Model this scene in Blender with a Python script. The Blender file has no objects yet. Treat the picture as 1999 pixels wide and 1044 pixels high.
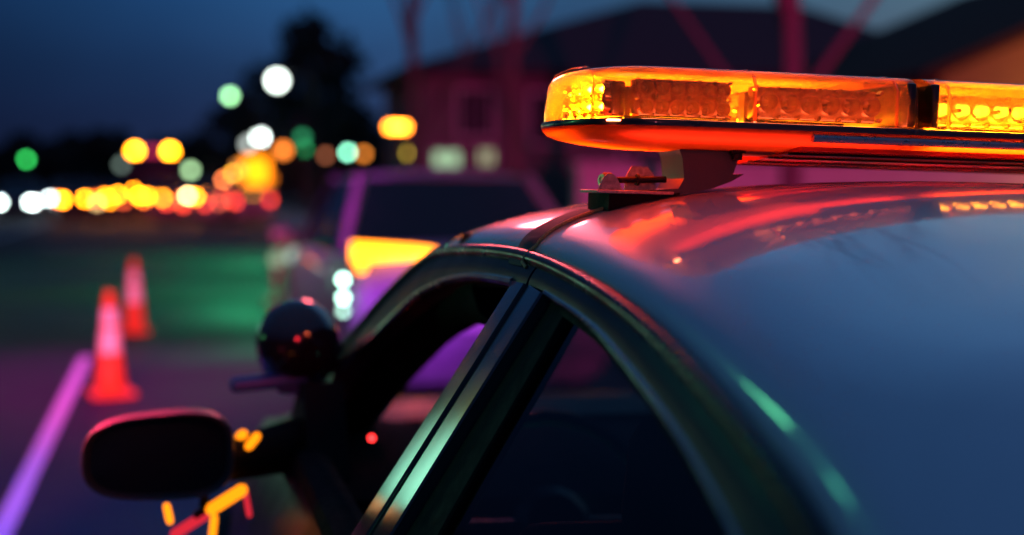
import bpy, math, random
from mathutils import Vector, Matrix

rad = math.radians
sc = bpy.context.scene
COL = sc.collection

# ------------------------------------------------------------------ camera
cd = bpy.data.cameras.new('camera')
cam = bpy.data.objects.new('camera', cd)
COL.objects.link(cam)
cam.location = (0, 0, 1.45)
cam.rotation_euler = (rad(90 - 3.4), 0, rad(-13.5))
cd.sensor_width = 36
cd.lens = 50
cd.clip_start = 0.05
cd.clip_end = 3000
cd.dof.use_dof = True
cd.dof.focus_distance = 1.72
cd.dof.aperture_fstop = 1.85
cd.dof.aperture_blades = 0
sc.camera = cam

# ------------------------------------------------------------------ sky
w = bpy.data.worlds.new('World')
sc.world = w
w.use_nodes = True
nt = w.node_tree
nt.nodes.clear()
N = nt.nodes.new
L = nt.links.new
out = N('ShaderNodeOutputWorld')
bg = N('ShaderNodeBackground')
bg.inputs['Strength'].default_value = 1.0
geo = N('ShaderNodeTexCoord')
sep = N('ShaderNodeSeparateXYZ')
L(geo.outputs['Generated'], sep.inputs[0])
# brightness and hue over elevation: dusk, blue above, dim violet at the horizon
rz = N('ShaderNodeValToRGB')
L(sep.outputs['Z'], rz.inputs[0])
el = rz.color_ramp.elements
el[0].position = 0.0
el[0].color = (0.014, 0.014, 0.040, 1)
el[1].position = 1.0
el[1].color = (0.098, 0.205, 0.43, 1)
for p, c in ((0.05, (0.013, 0.022, 0.066)), (0.14, (0.013, 0.047, 0.128)), (0.35, (0.046, 0.118, 0.265))):
    e = el.new(p)
    e.color = (*c, 1)
# afterglow towards the right of the road, where the sun went down
dot = N('ShaderNodeVectorMath')
dot.operation = 'DOT_PRODUCT'
L(geo.outputs['Generated'], dot.inputs[0])
dot.inputs[1].default_value = (math.sin(rad(42)), math.cos(rad(42)), 0.02)
ra = N('ShaderNodeValToRGB')
L(dot.outputs['Value'], ra.inputs[0])
ea = ra.color_ramp.elements
ea[0].position = 0.60
ea[0].color = (0.26, 0.34, 0.44, 1)
ea[1].position = 1.0
ea[1].color = (7.5, 3.9, 1.8, 1)
for p, c in ((0.74, (0.82, 1.12, 1.2)), (0.83, (1.7, 2.05, 1.9)), (0.90, (2.3, 2.0, 1.6)), (0.95, (4.4, 2.9, 1.75))):
    e = ea.new(p)
    e.color = (*c, 1)
mul = N('ShaderNodeMix')
mul.data_type = 'RGBA'
mul.blend_type = 'MULTIPLY'
mul.inputs[0].default_value = 1
L(rz.outputs[0], mul.inputs[6])
L(ra.outputs[0], mul.inputs[7])
# thin uneven cloud
nz = N('ShaderNodeTexNoise')
nz.inputs['Scale'].default_value = 3.0
nz.inputs['Detail'].default_value = 4
mp = N('ShaderNodeMapping')
mp.inputs['Scale'].default_value = (1, 1, 3.5)
L(geo.outputs['Generated'], mp.inputs[0])
L(mp.outputs[0], nz.inputs['Vector'])
rn = N('ShaderNodeMapRange')
rn.inputs[1].default_value = 0.3
rn.inputs[2].default_value = 0.7
rn.inputs[3].default_value = 0.82
rn.inputs[4].default_value = 1.18
L(nz.outputs[0], rn.inputs[0])
m2 = N('ShaderNodeVectorMath')
m2.operation = 'SCALE'
L(mul.outputs[2], m2.inputs[0])
L(rn.outputs[0], m2.inputs['Scale'])
L(m2.outputs[0], bg.inputs['Color'])
L(bg.outputs[0], out.inputs[0])

sc.view_settings.view_transform = 'Standard'
sc.view_settings.look = 'None'
sc.view_settings.exposure = 0
sc.view_settings.gamma = 1
sc.view_settings.use_curve_mapping = False
sc.render.engine = 'CYCLES'
cy = sc.cycles
cy.use_denoising = True
cy.use_adaptive_sampling = False
cy.max_bounces = 10
cy.transparent_max_bounces = 16
cy.sample_clamp_indirect = 6
cy.caustics_reflective = False
cy.caustics_refractive = False

# coloured spots without fixtures: patrol vehicles behind the viewer, plus added unseen fills
def spot(name, loc, target, power, col, size, blend=0.6, radius=0.15):
    d = bpy.data.lights.new(name, 'SPOT')
    o = bpy.data.objects.new(name, d)
    COL.objects.link(o)
    o.location = loc
    o.rotation_euler = (Vector(target) - Vector(loc)).to_track_quat('-Z', 'Y').to_euler()
    d.energy = power
    d.color = col
    d.spot_size = rad(size)
    d.spot_blend = blend
    d.shadow_soft_size = radius
    return o


def point(name, loc, power, col, radius=0.1):
    d = bpy.data.lights.new(name, 'POINT')
    o = bpy.data.objects.new(name, d)
    COL.objects.link(o)
    o.location = loc
    d.energy = power
    d.color = col
    d.shadow_soft_size = radius
    return o


spot('red_flasher', (-2.2, -5.0, 1.9), (-0.6, 12.5, 0.5), 20000, (1.0, 0.11, 0.26), 13, 0.5, 0.08)
spot('red_mirror_fill', (-1.6, 4.6, 3.2), (-0.085, 2.42, 1.03), 2600, (1.0, 0.03, 0.12), 4.8, 0.4, 0.04)  # added unseen spot, puts the red rim on the door mirror
spot('red_roof_fill', (1.6, 9.5, 2.9), (0.42, 2.28, 1.40), 850, (1.0, 0.12, 0.14), 5.6, 0.8, 0.5)  # unseen helper ahead, added to tint the front roof corner coral
spot('red_marker', (-0.5, -3.0, 2.1), (0.2, 2.76, 1.12), 260, (1.0, 0.03, 0.05), 3.0, 0.4, 0.05)
spot('violet_road_fill', (-0.3, 12.0, 8.5), (-0.3, 10.7, 0.0), 3300, (1.0, 0.03, 0.90), 42, 1.0, 0.3)  # hangs unseen over the road, added for the purple on it
spot('blue_road_fill', (-1.2, 6.0, 4.6), (-0.5, 6.2, 0.0), 1000, (0.05, 0.03, 1.0), 70, 1.0, 0.3)  # unseen overhead helper, added to turn the near road blue
spot('magenta_flasher', (4.5, -4.0, 2.0), (9.8, 27, 0.6), 12500, (1.0, 0.035, 0.32), 44)
spot('rose_flasher', (0.2, -6.0, 2.3), (1.1, 1.6, 1.55), 160, (1.0, 0.16, 0.22), 10, 0.5, 0.1)
spot('violet_car_fill', (-1.2, 4.4, 1.0), (1.5, 8.6, 0.62), 3800, (0.55, 0.05, 1.0), 11, 0.9)  # added unseen spot that lights the parked car's tail violet
spot('green_road_fill', (1.25, 20.5, 2.3), (1.15, 20.0, 0.0), 420, (0.04, 1.0, 0.36), 150, 1.0, 0.2)  # added low spot with no signal there, makes the green road patch
spot('green_road_fill', (1.9, 30.0, 3.2), (1.8, 29.0, 0.0), 800, (0.04, 1.0, 0.36), 150, 1.0, 0.2)  # second added spot, carries the green patch farther down the road
spot('green_trim_fill', (-3.4, 4.6, 1.46), (0.37, 2.0, 1.31), 45, (0.2, 1.0, 0.35), 15, 0.7, 0.15)  # unseen helper aimed at the window trim, gives its green highlight
spot('green_gutter_glint', (-1.18, 5.37, 2.89), (0.39, 0.91, 1.275), 6, (0.15, 1.0, 0.42), 2.6, 0.4, 0.10)  # added spot placed so the gutter shows a green glint
spot('green_gutter_glint', (-1.59, 5.08, 2.96), (0.378, 0.804, 1.254), 4, (0.12, 1.0, 0.55), 2.6, 0.4, 0.10)  # added for a second green glint on the gutter

# ------------------------------------------------------------------ materials
MATS = {}


def mat(name, color=(0.5, 0.5, 0.5), rough=0.5, metal=0.0, coat=0.0, spec=0.5, emit=None, es=0.0,
        var=0.12, scale=12.0, bump=0.0, trans=0.0, rvar=0.08):
    if name in MATS:
        return MATS[name]
    m = bpy.data.materials.new(name)
    m.use_nodes = True
    t = m.node_tree
    b = t.nodes['Principled BSDF']
    b.inputs['Metallic'].default_value = metal
    b.inputs['Coat Weight'].default_value = coat
    b.inputs['Coat Roughness'].default_value = 0.03
    b.inputs['Specular IOR Level'].default_value = spec
    b.inputs['Transmission Weight'].default_value = trans
    if emit:
        b.inputs['Emission Color'].default_value = (*emit, 1)
        b.inputs['Emission Strength'].default_value = es
    tc = t.nodes.new('ShaderNodeTexCoord')
    n = t.nodes.new('ShaderNodeTexNoise')
    n.inputs['Scale'].default_value = scale
    n.inputs['Detail'].default_value = 5
    t.links.new(tc.outputs['Object'], n.inputs['Vector'])
    r = t.nodes.new('ShaderNodeValToRGB')
    r.color_ramp.elements[0].position = 0.3
    r.color_ramp.elements[1].position = 0.7
    r.color_ramp.elements[0].color = (*[c * (1 - var) for c in color], 1)
    r.color_ramp.elements[1].color = (*[min(1, c * (1 + var)) for c in color], 1)
    t.links.new(n.outputs[0], r.inputs[0])
    t.links.new(r.outputs[0], b.inputs['Base Color'])
    mr = t.nodes.new('ShaderNodeMapRange')
    mr.inputs[1].default_value = 0.3
    mr.inputs[2].default_value = 0.7
    mr.inputs[3].default_value = max(0.0, rough - rvar)
    mr.inputs[4].default_value = min(1.0, rough + rvar)
    t.links.new(n.outputs[0], mr.inputs[0])
    t.links.new(mr.outputs[0], b.inputs['Roughness'])
    if bump:
        bp = t.nodes.new('ShaderNodeBump')
        bp.inputs['Strength'].default_value = bump
        bp.inputs['Distance'].default_value = 0.01
        t.links.new(n.outputs[0], bp.inputs['Height'])
        t.links.new(bp.outputs[0], b.inputs['Normal'])
    MATS[name] = m
    return m


def glow(name, color, strength):
    if name in MATS:
        return MATS[name]
    m = bpy.data.materials.new(name)
    m.use_nodes = True
    t = m.node_tree
    t.nodes.clear()
    e = t.nodes.new('ShaderNodeEmission')
    e.inputs[0].default_value = (*color, 1)
    e.inputs[1].default_value = strength
    o = t.nodes.new('ShaderNodeOutputMaterial')
    t.links.new(e.outputs[0], o.inputs[0])
    MATS[name] = m
    return m


def clear(name, tint, gloss=0.06, translucent=0.0, tcol=(1, 1, 1), rough=0.03, ior=1.45):
    """thin transparent sheet: tinted see-through, fresnel reflection, optional milky scatter"""
    m = bpy.data.materials.new(name)
    m.use_nodes = True
    t = m.node_tree
    t.nodes.clear()
    tr = t.nodes.new('ShaderNodeBsdfTransparent')
    tr.inputs[0].default_value = (*tint, 1)
    gl = t.nodes.new('ShaderNodeBsdfGlossy')
    gl.inputs['Roughness'].default_value = rough
    fr = t.nodes.new('ShaderNodeFresnel')
    gm = t.nodes.new('ShaderNodeNewGeometry')
    side = t.nodes.new('ShaderNodeMapRange')       # a thin sheet mirrors alike from both sides
    side.inputs[3].default_value = ior or 1.4
    side.inputs[4].default_value = 1 / (ior or 1.4)
    t.links.new(gm.outputs['Backfacing'], side.inputs[0])
    t.links.new(side.outputs[0], fr.inputs[0])
    mx = t.nodes.new('ShaderNodeMixShader')
    o = t.nodes.new('ShaderNodeOutputMaterial')
    base = tr
    if translucent:
        tl = t.nodes.new('ShaderNodeBsdfTranslucent')
        tl.inputs[0].default_value = (*tcol, 1)
        df = t.nodes.new('ShaderNodeBsdfDiffuse')
        df.inputs[0].default_value = (*tcol, 1)
        m0 = t.nodes.new('ShaderNodeMixShader')
        m0.inputs[0].default_value = 0.5
        t.links.new(tl.outputs[0], m0.inputs[1])
        t.links.new(df.outputs[0], m0.inputs[2])
        m1 = t.nodes.new('ShaderNodeMixShader')
        m1.inputs[0].default_value = translucent
        t.links.new(tr.outputs[0], m1.inputs[1])
        t.links.new(m0.outputs[0], m1.inputs[2])
        base = m1
    if ior:
        t.links.new(fr.outputs[0], mx.inputs[0])
    else:
        mx.inputs[0].default_value = 0.012
    t.links.new(base.outputs[0], mx.inputs[1])
    t.links.new(gl.outputs[0], mx.inputs[2])
    t.links.new(mx.outputs[0], o.inputs[0])
    MATS[name] = m
    return m


WHITE = mat('white_paint', (0.74, 0.75, 0.77), 0.33, coat=1.0, var=0.02, scale=3, rvar=0.04)
FRAMEP = mat('door_frame_paint', (0.016, 0.021, 0.040), 0.42, spec=0.18, var=0.1, rvar=0.05)
BODYP = mat('body_paint', (0.006, 0.006, 0.009), 0.38, spec=0.12, coat=0.0, var=0.1, rvar=0.05)
BLACK = mat('black_paint', (0.012, 0.013, 0.018), 0.28, coat=0.6, var=0.1, rvar=0.05)
SATIN = mat('satin_pillar_film', (0.30, 0.31, 0.33), 0.16, metal=0.85, var=0.06, scale=900, rvar=0.02)
RUBBER = mat('rubber', (0.006, 0.006, 0.007), 0.7, spec=0.15, scale=60)
GUTTER = mat('gutter_trim', (0.005, 0.005, 0.006), 0.30, spec=0.25)
BRIGHT = mat('window_trim', (0.45, 0.46, 0.48), 0.22, metal=1.0)
PLASTIC = mat('black_plastic', (0.012, 0.012, 0.014), 0.38, scale=80)
CABIN = mat('cabin_trim', (0.006, 0.006, 0.008), 0.85, spec=0.15, scale=50, bump=0.2)
GLASS = clear('tinted_glass', (0.30, 0.34, 0.36), ior=1.4)
WSHIELD = clear('windshield_glass', (0.75, 0.80, 0.80), ior=1.35)
STEEL = mat('dark_steel', (0.14, 0.13, 0.12), 0.40, metal=0.9, scale=400, var=0.05, rvar=0.03)
ZINC = mat('zinc_plate', (0.50, 0.52, 0.48), 0.42, metal=0.55, scale=220, var=0.3)
STRAPM = mat('strap_metal', (0.055, 0.060, 0.078), 0.65, spec=0.2, scale=150)
BRAID = mat('braided_edge', (0.62, 0.42, 0.14), 0.4, metal=0.2, scale=700, var=0.7)
CHROME = mat('reflector_chrome', (0.75, 0.70, 0.66), 0.12, metal=1.0, scale=300, var=0.15)
OPTIC = clear('led_optic', (0.96, 0.93, 0.90), ior=1.6, rough=0.02)
DOME = clear('amber_dome', (0.98, 0.72, 0.46), translucent=0.17, tcol=(1.0, 0.42, 0.06), ior=1.35)
ALU = mat('bar_aluminium', (0.42, 0.42, 0.43), 0.30, metal=0.9, scale=90)
TRAY = mat('bar_tray', (0.035, 0.033, 0.035), 0.32, coat=0.3)
INNER = mat('bar_floor', (0.55, 0.50, 0.46), 0.35, metal=0.4)
ASPHALT = None

# ------------------------------------------------------------------ mesh helpers


def obj(name, verts, faces, m, parent=None, smooth=True, sharp=38, midx=None):
    me = bpy.data.meshes.new(name)
    me.from_pydata([tuple(v) for v in verts], [], faces)
    me.update()
    for mm in (m if isinstance(m, (list, tuple)) else [m]):
        me.materials.append(mm)
    if midx:
        for p, i in zip(me.polygons, midx):
            p.material_index = i
    if smooth:
        me.polygons.foreach_set('use_smooth', [True] * len(me.polygons))
        me.set_sharp_from_angle(angle=rad(sharp))
    o = bpy.data.objects.new(name, me)
    COL.objects.link(o)
    if parent:
        o.parent = parent
    return o


class MB:
    """collects simple shapes into one mesh"""

    def __init__(s):
        s.v = []
        s.f = []
        s.mi = []
        s.cur = 0

    def add(s, vs, fs):
        n = len(s.v)
        s.v += [tuple(v) for v in vs]
        s.f += [tuple(i + n for i in f) for f in fs]
        s.mi += [s.cur] * len(fs)
        return s

    def box(s, c, d, rot=None, bev=0.0):
        x, y, z = d[0] / 2, d[1] / 2, d[2] / 2
        b = min(bev, x * 0.9, y * 0.9, z * 0.9)
        if b <= 0:
            vs = [(-x, -y, -z), (x, -y, -z), (x, y, -z), (-x, y, -z), (-x, -y, z), (x, -y, z), (x, y, z), (-x, y, z)]
            fs = [(0, 3, 2, 1), (4, 5, 6, 7), (0, 1, 5, 4), (1, 2, 6, 5), (2, 3, 7, 6), (3, 0, 4, 7)]
        else:
            def ring(ix, iy, zz):
                r = []
                for sx, sy, a0 in ((1, 1, 0), (-1, 1, 90), (-1, -1, 180), (1, -1, 270)):
                    for k in range(4):
                        a = rad(a0 + 30 * k)
                        r.append((sx * (x - b) + (b - ix) * math.cos(a), sy * (y - b) + (b - ix) * math.sin(a), zz))
                return r
            rings = []
            for a in (0, 45, 90):
                rings.append(ring(b * (1 - math.sin(rad(a))), 0, -z + b * (1 - math.cos(rad(a)))))
            for a in (90, 45, 0):
                rings.append(ring(b * (1 - math.sin(rad(a))), 0, z - b * (1 - math.cos(rad(a)))))
            vs = [p for r in rings for p in r]
            n = 16
            fs = []
            for i in range(len(rings) - 1):
                for k in range(n):
                    fs.append((i * n + k, i * n + (k + 1) % n, (i + 1) * n + (k + 1) % n, (i + 1) * n + k))
            fs.append(tuple(range(n - 1, -1, -1)))
            fs.append(tuple((len(rings) - 1) * n + k for k in range(n)))
        M = rot.to_matrix() if hasattr(rot, 'to_matrix') else (rot or Matrix.Identity(3))
        return s.add([M @ Vector(v) + Vector(c) for v in vs], fs)

    def loft(s, rings, closed=True, cap=True):
        n = len(rings[0])
        vs = [p for r in rings for p in r]
        fs = []
        for i in range(len(rings) - 1):
            for k in range(n if closed else n - 1):
                fs.append((i * n + k, i * n + (k + 1) % n, (i + 1) * n + (k + 1) % n, (i + 1) * n + k))
        if cap and closed:
            fs.append(tuple(range(n - 1, -1, -1)))
            fs.append(tuple((len(rings) - 1) * n + k for k in range(n)))
        return s.add(vs, fs)

    def tube(s, pts, r, n=8, cap=True):
        pts = [Vector(p) for p in pts]
        rr = r if isinstance(r, (list, tuple)) else [r] * len(pts)
        rings = []
        up = Vector((0, 0, 1))
        t0 = (pts[1] - pts[0]).normalized()
        if abs(t0.dot(up)) > 0.9:
            up = Vector((1, 0, 0))
        a = t0.cross(up).normalized()
        for i, p in enumerate(pts):
            t = (pts[min(i + 1, len(pts) - 1)] - pts[max(i - 1, 0)]).normalized()
            a = (a - t * a.dot(t)).normalized()
            b = t.cross(a)
            rings.append([p + (a * math.cos(2 * math.pi * k / n) + b * math.sin(2 * math.pi * k / n)) * rr[i] for k in range(n)])
        return s.loft(rings, True, cap)

    def revolve(s, prof, c=(0, 0, 0), axis=(0, 0, 1), n=20):
        """prof: (radius, height) along axis"""
        ax = Vector(axis).normalized()
        q = Vector((0, 0, 1)).rotation_difference(ax)
        rings = []
        for r, h in prof:
            rings.append([q @ Vector((r * math.cos(2 * math.pi * k / n), r * math.sin(2 * math.pi * k / n), h)) + Vector(c) for k in range(n)])
        return s.loft(rings, True, True)

    def prism(s, poly, axis, a, b):
        """poly of 2-D points extruded along axis 0/1/2 from a to b"""
        def put(p, t):
            q = list(p)
            q.insert(axis, t)
            return tuple(q)
        return s.loft([[put(p, a) for p in poly], [put(p, b) for p in poly]])

    def make(s, name, m, parent=None, smooth=True, sharp=38):
        return obj(name, s.v, s.f, m, parent, smooth, sharp, s.mi)


def empty(name, loc, rot=(0, 0, 0)):
    o = bpy.data.objects.new(name, None)
    COL.objects.link(o)
    o.location = loc
    o.rotation_euler = rot
    o.empty_display_size = 0.2
    return o


def tag(o, label=None, cat=None, group=None, kind=None):
    if label:
        o['label'] = label
    if cat:
        o['category'] = cat
    if group:
        o['group'] = group
    if kind:
        o['kind'] = kind
    return o


def copy_tree(o, parent=None):
    c = o.copy()
    COL.objects.link(c)
    c.parent = parent
    for ch in list(o.children):
        copy_tree(ch, c)
    return c


def interp(pts, x):
    """smooth 1-D interpolation through sorted (x, value) pairs"""
    if x <= pts[0][0]:
        return pts[0][1]
    if x >= pts[-1][0]:
        return pts[-1][1]
    n = len(pts)
    for i in range(n - 1):
        if pts[i][0] <= x <= pts[i + 1][0]:
            def sl(j):
                if j == 0 or j == n - 1:
                    k = 0 if j == 0 else n - 2
                    return (pts[k + 1][1] - pts[k][1]) / (pts[k + 1][0] - pts[k][0])
                return (pts[j + 1][1] - pts[j - 1][1]) / (pts[j + 1][0] - pts[j - 1][0])
            h = pts[i + 1][0] - pts[i][0]
            t = (x - pts[i][0]) / h
            a, b = pts[i][1], pts[i + 1][1]
            return ((2 * t**3 - 3 * t**2 + 1) * a + (t**3 - 2 * t**2 + t) * h * sl(i) + (-2 * t**3 + 3 * t**2) * b + (t**3 - t**2) * h * sl(i + 1))


def resample(poly, n):
    """n points along a Catmull-Rom curve through poly, evenly spaced"""
    P = [Vector(p) for p in poly]
    dense = []
    for i in range(len(P) - 1):
        p0, p1, p2, p3 = P[max(i - 1, 0)], P[i], P[i + 1], P[min(i + 2, len(P) - 1)]
        for k in range(16):
            t = k / 16
            dense.append(0.5 * ((2 * p1) + (p2 - p0) * t + (2 * p0 - 5 * p1 + 4 * p2 - p3) * t * t + (3 * p1 - p0 - 3 * p2 + p3) * t**3))
    dense.append(P[-1])
    d = [0]
    for i in range(1, len(dense)):
        d.append(d[-1] + (dense[i] - dense[i - 1]).length)
    res = []
    j = 0
    for k in range(n):
        s = d[-1] * k / (n - 1)
        while j < len(d) - 2 and d[j + 1] < s:
            j += 1
        f = (s - d[j]) / max(1e-9, d[j + 1] - d[j])
        res.append(dense[j].lerp(dense[j + 1], min(1, f)))
    return res


# ------------------------------------------------------------------ ground and road
def sheet(name, x0, x1, y0, y1, z, m):
    return tag(obj(name, [(x0, y0, z), (x1, y0, z), (x1, y1, z), (x0, y1, z)], [(0, 1, 2, 3)], m, smooth=False), kind='structure')


def asphalt():
    m = bpy.data.materials.new('asphalt')
    m.use_nodes = True
    t = m.node_tree
    b = t.nodes['Principled BSDF']
    tc = t.nodes.new('ShaderNodeTexCoord')
    big = t.nodes.new('ShaderNodeTexNoise')
    big.inputs['Scale'].default_value = 0.35
    big.inputs['Detail'].default_value = 6
    fine = t.nodes.new('ShaderNodeTexNoise')
    fine.inputs['Scale'].default_value = 60
    fine.inputs['Detail'].default_value = 4
    for n in (big, fine):
        t.links.new(tc.outputs['Object'], n.inputs['Vector'])
    r = t.nodes.new('ShaderNodeValToRGB')
    r.color_ramp.elements[0].color = (0.016, 0.016, 0.018, 1)
    r.color_ramp.elements[1].color = (0.040, 0.039, 0.039, 1)
    t.links.new(big.outputs[0], r.inputs[0])
    t.links.new(r.outputs[0], b.inputs['Base Color'])
    mr = t.nodes.new('ShaderNodeMapRange')
    mr.inputs[1].default_value = 0.35
    mr.inputs[2].default_value = 0.65
    b.inputs['Specular IOR Level'].default_value = 0.15
    mr.inputs[3].default_value = 0.5
    mr.inputs[4].default_value = 0.8
    t.links.new(big.outputs[0], mr.inputs[0])
    t.links.new(mr.outputs[0], b.inputs['Roughness'])
    bp = t.nodes.new('ShaderNodeBump')
    bp.inputs['Strength'].default_value = 0.5
    bp.inputs['Distance'].default_value = 0.006
    t.links.new(fine.outputs[0], bp.inputs['Height'])
    t.links.new(bp.outputs[0], b.inputs['Normal'])
    return m


ASPHALT = asphalt()
GRASS = mat('dark_grass', (0.020, 0.030, 0.014), 0.9, scale=2.0, var=0.4, bump=0.5)
CONCRETE = mat('concrete', (0.24, 0.23, 0.22), 0.8, scale=5, var=0.2, bump=0.3)
LINEP = mat('road_line_paint', (0.72, 0.71, 0.68), 0.6, scale=25, var=0.18)
sheet('ground', -600, 600, -60, 1200, -0.02, GRASS)
sheet('road', -12.5, 3.4, -60, 900, 0.0, ASPHALT)
sheet('edge_line', -0.745, -0.655, -30, 12.3, 0.004, LINEP)
sheet('centre_line', -4.5, -4.38, -30, 400, 0.004, LINEP)
kb = MB()
kb.box((3.5, 400, 0.05), (0.2, 900, 0.2), bev=0.02)
tag(kb.make('kerb', CONCRETE), kind='structure')
kb = MB()
kb.box((4.6, 400, 0.04), (1.98, 900, 0.16))
tag(kb.make('pavement', CONCRETE, smooth=False), kind='structure')

# ================================================================== the police car
CAR = empty('police_car', (0.98, 1.3, 0), (0, rad(1.6), 0))
tag(CAR, 'black police car with white roof and glowing amber light bar, nearest the viewer', 'police car')

CAR_M = Matrix.Translation((0.98, 1.3, 0)) @ Matrix.Rotation(rad(1.6), 4, 'Y')
RAIL = [(-1.2, 0.93), (-1.0, 1.03), (-0.8, 1.125), (-0.65, 1.188), (-0.543, 1.227), (-0.39, 1.259), (-0.273, 1.28), (-0.114, 1.306),
        (0.114, 1.329), (0.403, 1.344), (0.698, 1.338), (1.073, 1.315), (1.22, 1.275), (1.355, 1.223), (1.549, 1.109), (1.66, 0.985), (1.72, 0.92)]
CROWN = [(-1.2, 0.03), (-0.72, 0.165), (-0.3, 0.135), (0.1, 0.118), (0.4, 0.108), (0.8, 0.098), (1.08, 0.078), (1.7, 0.02)]


def smooth_curve(pts, st=0.04, win=0.16):
    ys = [pts[0][0] + st * k for k in range(int((pts[-1][0] - pts[0][0]) / st) + 2)]
    raw = [interp(pts, y) for y in ys]
    for _ in range(2):
        raw = [sum(raw[max(0, i - 2):i + 3]) / len(raw[max(0, i - 2):i + 3]) if 2 <= i < len(raw) - 2 else raw[i] for i in range(len(raw))]
    return list(zip(ys, raw))


RAIL = smooth_curve(RAIL)


def taper(y):
    t = min(max((y - 0.5) / 1.2, 0), 1)
    return 0.035 * t * t * (3 - 2 * t)


def side_w(y, z):
    return 0.572 + (1.365 - z) * 0.5 - taper(y)


def rail(y):
    z = interp(RAIL, y)
    return side_w(y, z), z


def roof_pt(y, u):
    """u in -1..1 from rail to rail"""
    hw, z = rail(y)
    h = interp(CROWN, y)
    return Vector((u * hw, y, z + h * math.sqrt(max(0, 1 - abs(u) ** 2.2))))


def dusty(m):
    t = m.node_tree
    b = t.nodes['Principled BSDF']
    tc = t.nodes.new('ShaderNodeTexCoord')
    n1 = t.nodes.new('ShaderNodeTexNoise')
    n1.inputs['Scale'].default_value = 7
    n1.inputs['Detail'].default_value = 8
    n1.inputs['Roughness'].default_value = 0.7
    t.links.new(tc.outputs['Object'], n1.inputs['Vector'])
    v = t.nodes.new('ShaderNodeTexVoronoi')
    v.inputs['Scale'].default_value = 260
    t.links.new(tc.outputs['Object'], v.inputs['Vector'])
    mr = t.nodes.new('ShaderNodeMapRange')
    mr.inputs[1].default_value = 0.35
    mr.inputs[2].default_value = 0.75
    mr.inputs[3].default_value = 0.02
    mr.inputs[4].default_value = 0.11
    t.links.new(n1.outputs[0], mr.inputs[0])
    t.links.new(mr.outputs[0], b.inputs['Coat Roughness'])
    r = t.nodes.new('ShaderNodeMapRange')
    r.inputs[1].default_value = 0.0
    r.inputs[2].default_value = 0.22
    r.inputs[3].default_value = 0.55
    r.inputs[4].default_value = 1.0
    t.links.new(v.outputs['Distance'], r.inputs[0])
    t.links.new(r.outputs[0], b.inputs['Coat Weight'])
    # faint waviness of the sheet metal
    n2 = t.nodes.new('ShaderNodeTexNoise')
    n2.inputs['Scale'].default_value = 4
    n2.inputs['Detail'].default_value = 1
    t.links.new(tc.outputs['Object'], n2.inputs['Vector'])
    bp = t.nodes.new('ShaderNodeBump')
    bp.inputs['Strength'].default_value = 0.10
    bp.inputs['Distance'].default_value = 0.02
    t.links.new(n2.outputs[0], bp.inputs['Height'])
    t.links.new(bp.outputs[0], b.inputs['Normal'])
    t.links.new(bp.outputs[0], b.inputs['Coat Normal'])


dusty(WHITE)
US = [math.sin(rad(a)) for a in range(-90, 91, 5)]


def roof():
    ny = 44
    rows = []
    for i in range(ny + 1):
        t = i / ny
        row = []
        for u in US:
            y0, y1 = -0.62 - 0.12 * u * u, 1.12 - 0.09 * u * u
            row.append(roof_pt(y0 + (y1 - y0) * t, u))
        rows.append(row)
    mb = MB()
    mb.loft(rows, closed=False)
    o = mb.make('roof', WHITE, CAR)
    s = o.modifiers.new('thick', 'SOLIDIFY')
    s.thickness = 0.012
    s.offset = -1
    # dark lining under the roof skin
    hb = MB()
    hb.loft([[Vector((p.x * 0.985, p.y, p.z - 0.03)) for p in r[2:-2]] for r in rows], closed=False)
    hb.make('headliner', CABIN, CAR)
    # windshield
    rows = []
    for i in range(15):
        t = i / 14
        yr = 1.03 + t * 0.66
        hw, z = rail(yr)
        hw -= 0.03
        h = 0.078 * (1 - t) + 0.012 * t
        rows.append([Vector((u * hw, yr + 0.09 * (1 - u * u), z - 0.012 + h * math.sqrt(max(0, 1 - abs(u) ** 2.4)))) for u in US])
    wb = MB()
    wb.loft(rows, closed=False)
    wb.make('windshield', WSHIELD, CAR)
    # rear window and the white pillars beside it
    rows, pl, pr = [], [], []
    for i in range(15):
        t = i / 14
        yr = -0.74 - t * 0.44
        hw, z = rail(yr)
        h = 0.165 * (1 - t) + 0.03 * t
        def q(u):
            return Vector((u * hw, yr + 0.12 * (1 - u * u), z + h * math.sqrt(max(0, 1 - abs(u) ** 2.2))))
        rows.append([q(-0.8 + 1.6 * k / 24) - Vector((0, 0, 0.005)) for k in range(25)])
        pr.append([q(0.8 + 0.2 * math.sin(rad(a))) for a in range(0, 91, 10)])
        pl.append([q(-0.8 - 0.2 * math.sin(rad(a))) for a in range(0, 91, 10)])
    rb = MB()
    rb.loft(rows, closed=False)
    rb.make('rear_window', GLASS, CAR)
    for p in (pl, pr):
        b = MB()
        b.loft(p, closed=False)
        b.make('rear_pillar', WHITE, CAR)


roof()


def strip(mb, s, A, B, n=40, off=0.004, thick=0.03, crown=0.002, tilt=0.0):
    """solid curved band on the side surface between two (y, z) polylines"""
    A, B = resample([Vector((*a, 0)) for a in A], n), resample([Vector((*b, 0)) for b in B], n)
    rings = []
    for a, b in zip(A, B):
        ring = []
        for f, o in ((0, -thick), (0, off - 0.003), (0.03, off), (0.25, off + crown * 0.75), (0.5, off + crown), (0.75, off + crown * 0.75), (0.97, off), (1, off - 0.003), (1, -thick)):
            y = a.x + (b.x - a.x) * f
            z = a.y + (b.y - a.y) * f
            nx, nz_ = 0.894, 0.447
            o += tilt * f if o > -thick else 0
            wv = side_w(y, z) + o * nx
            ring.append(Vector((s * wv, y, z + o * nz_)))
        rings.append(ring if s < 0 else ring[::-1])
    mb.loft(rings, closed=True)


def on_side(s, y, z, o=0.0):
    return Vector((s * (side_w(y, z) + 0.894 * o), y, z + 0.447 * o))


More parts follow.
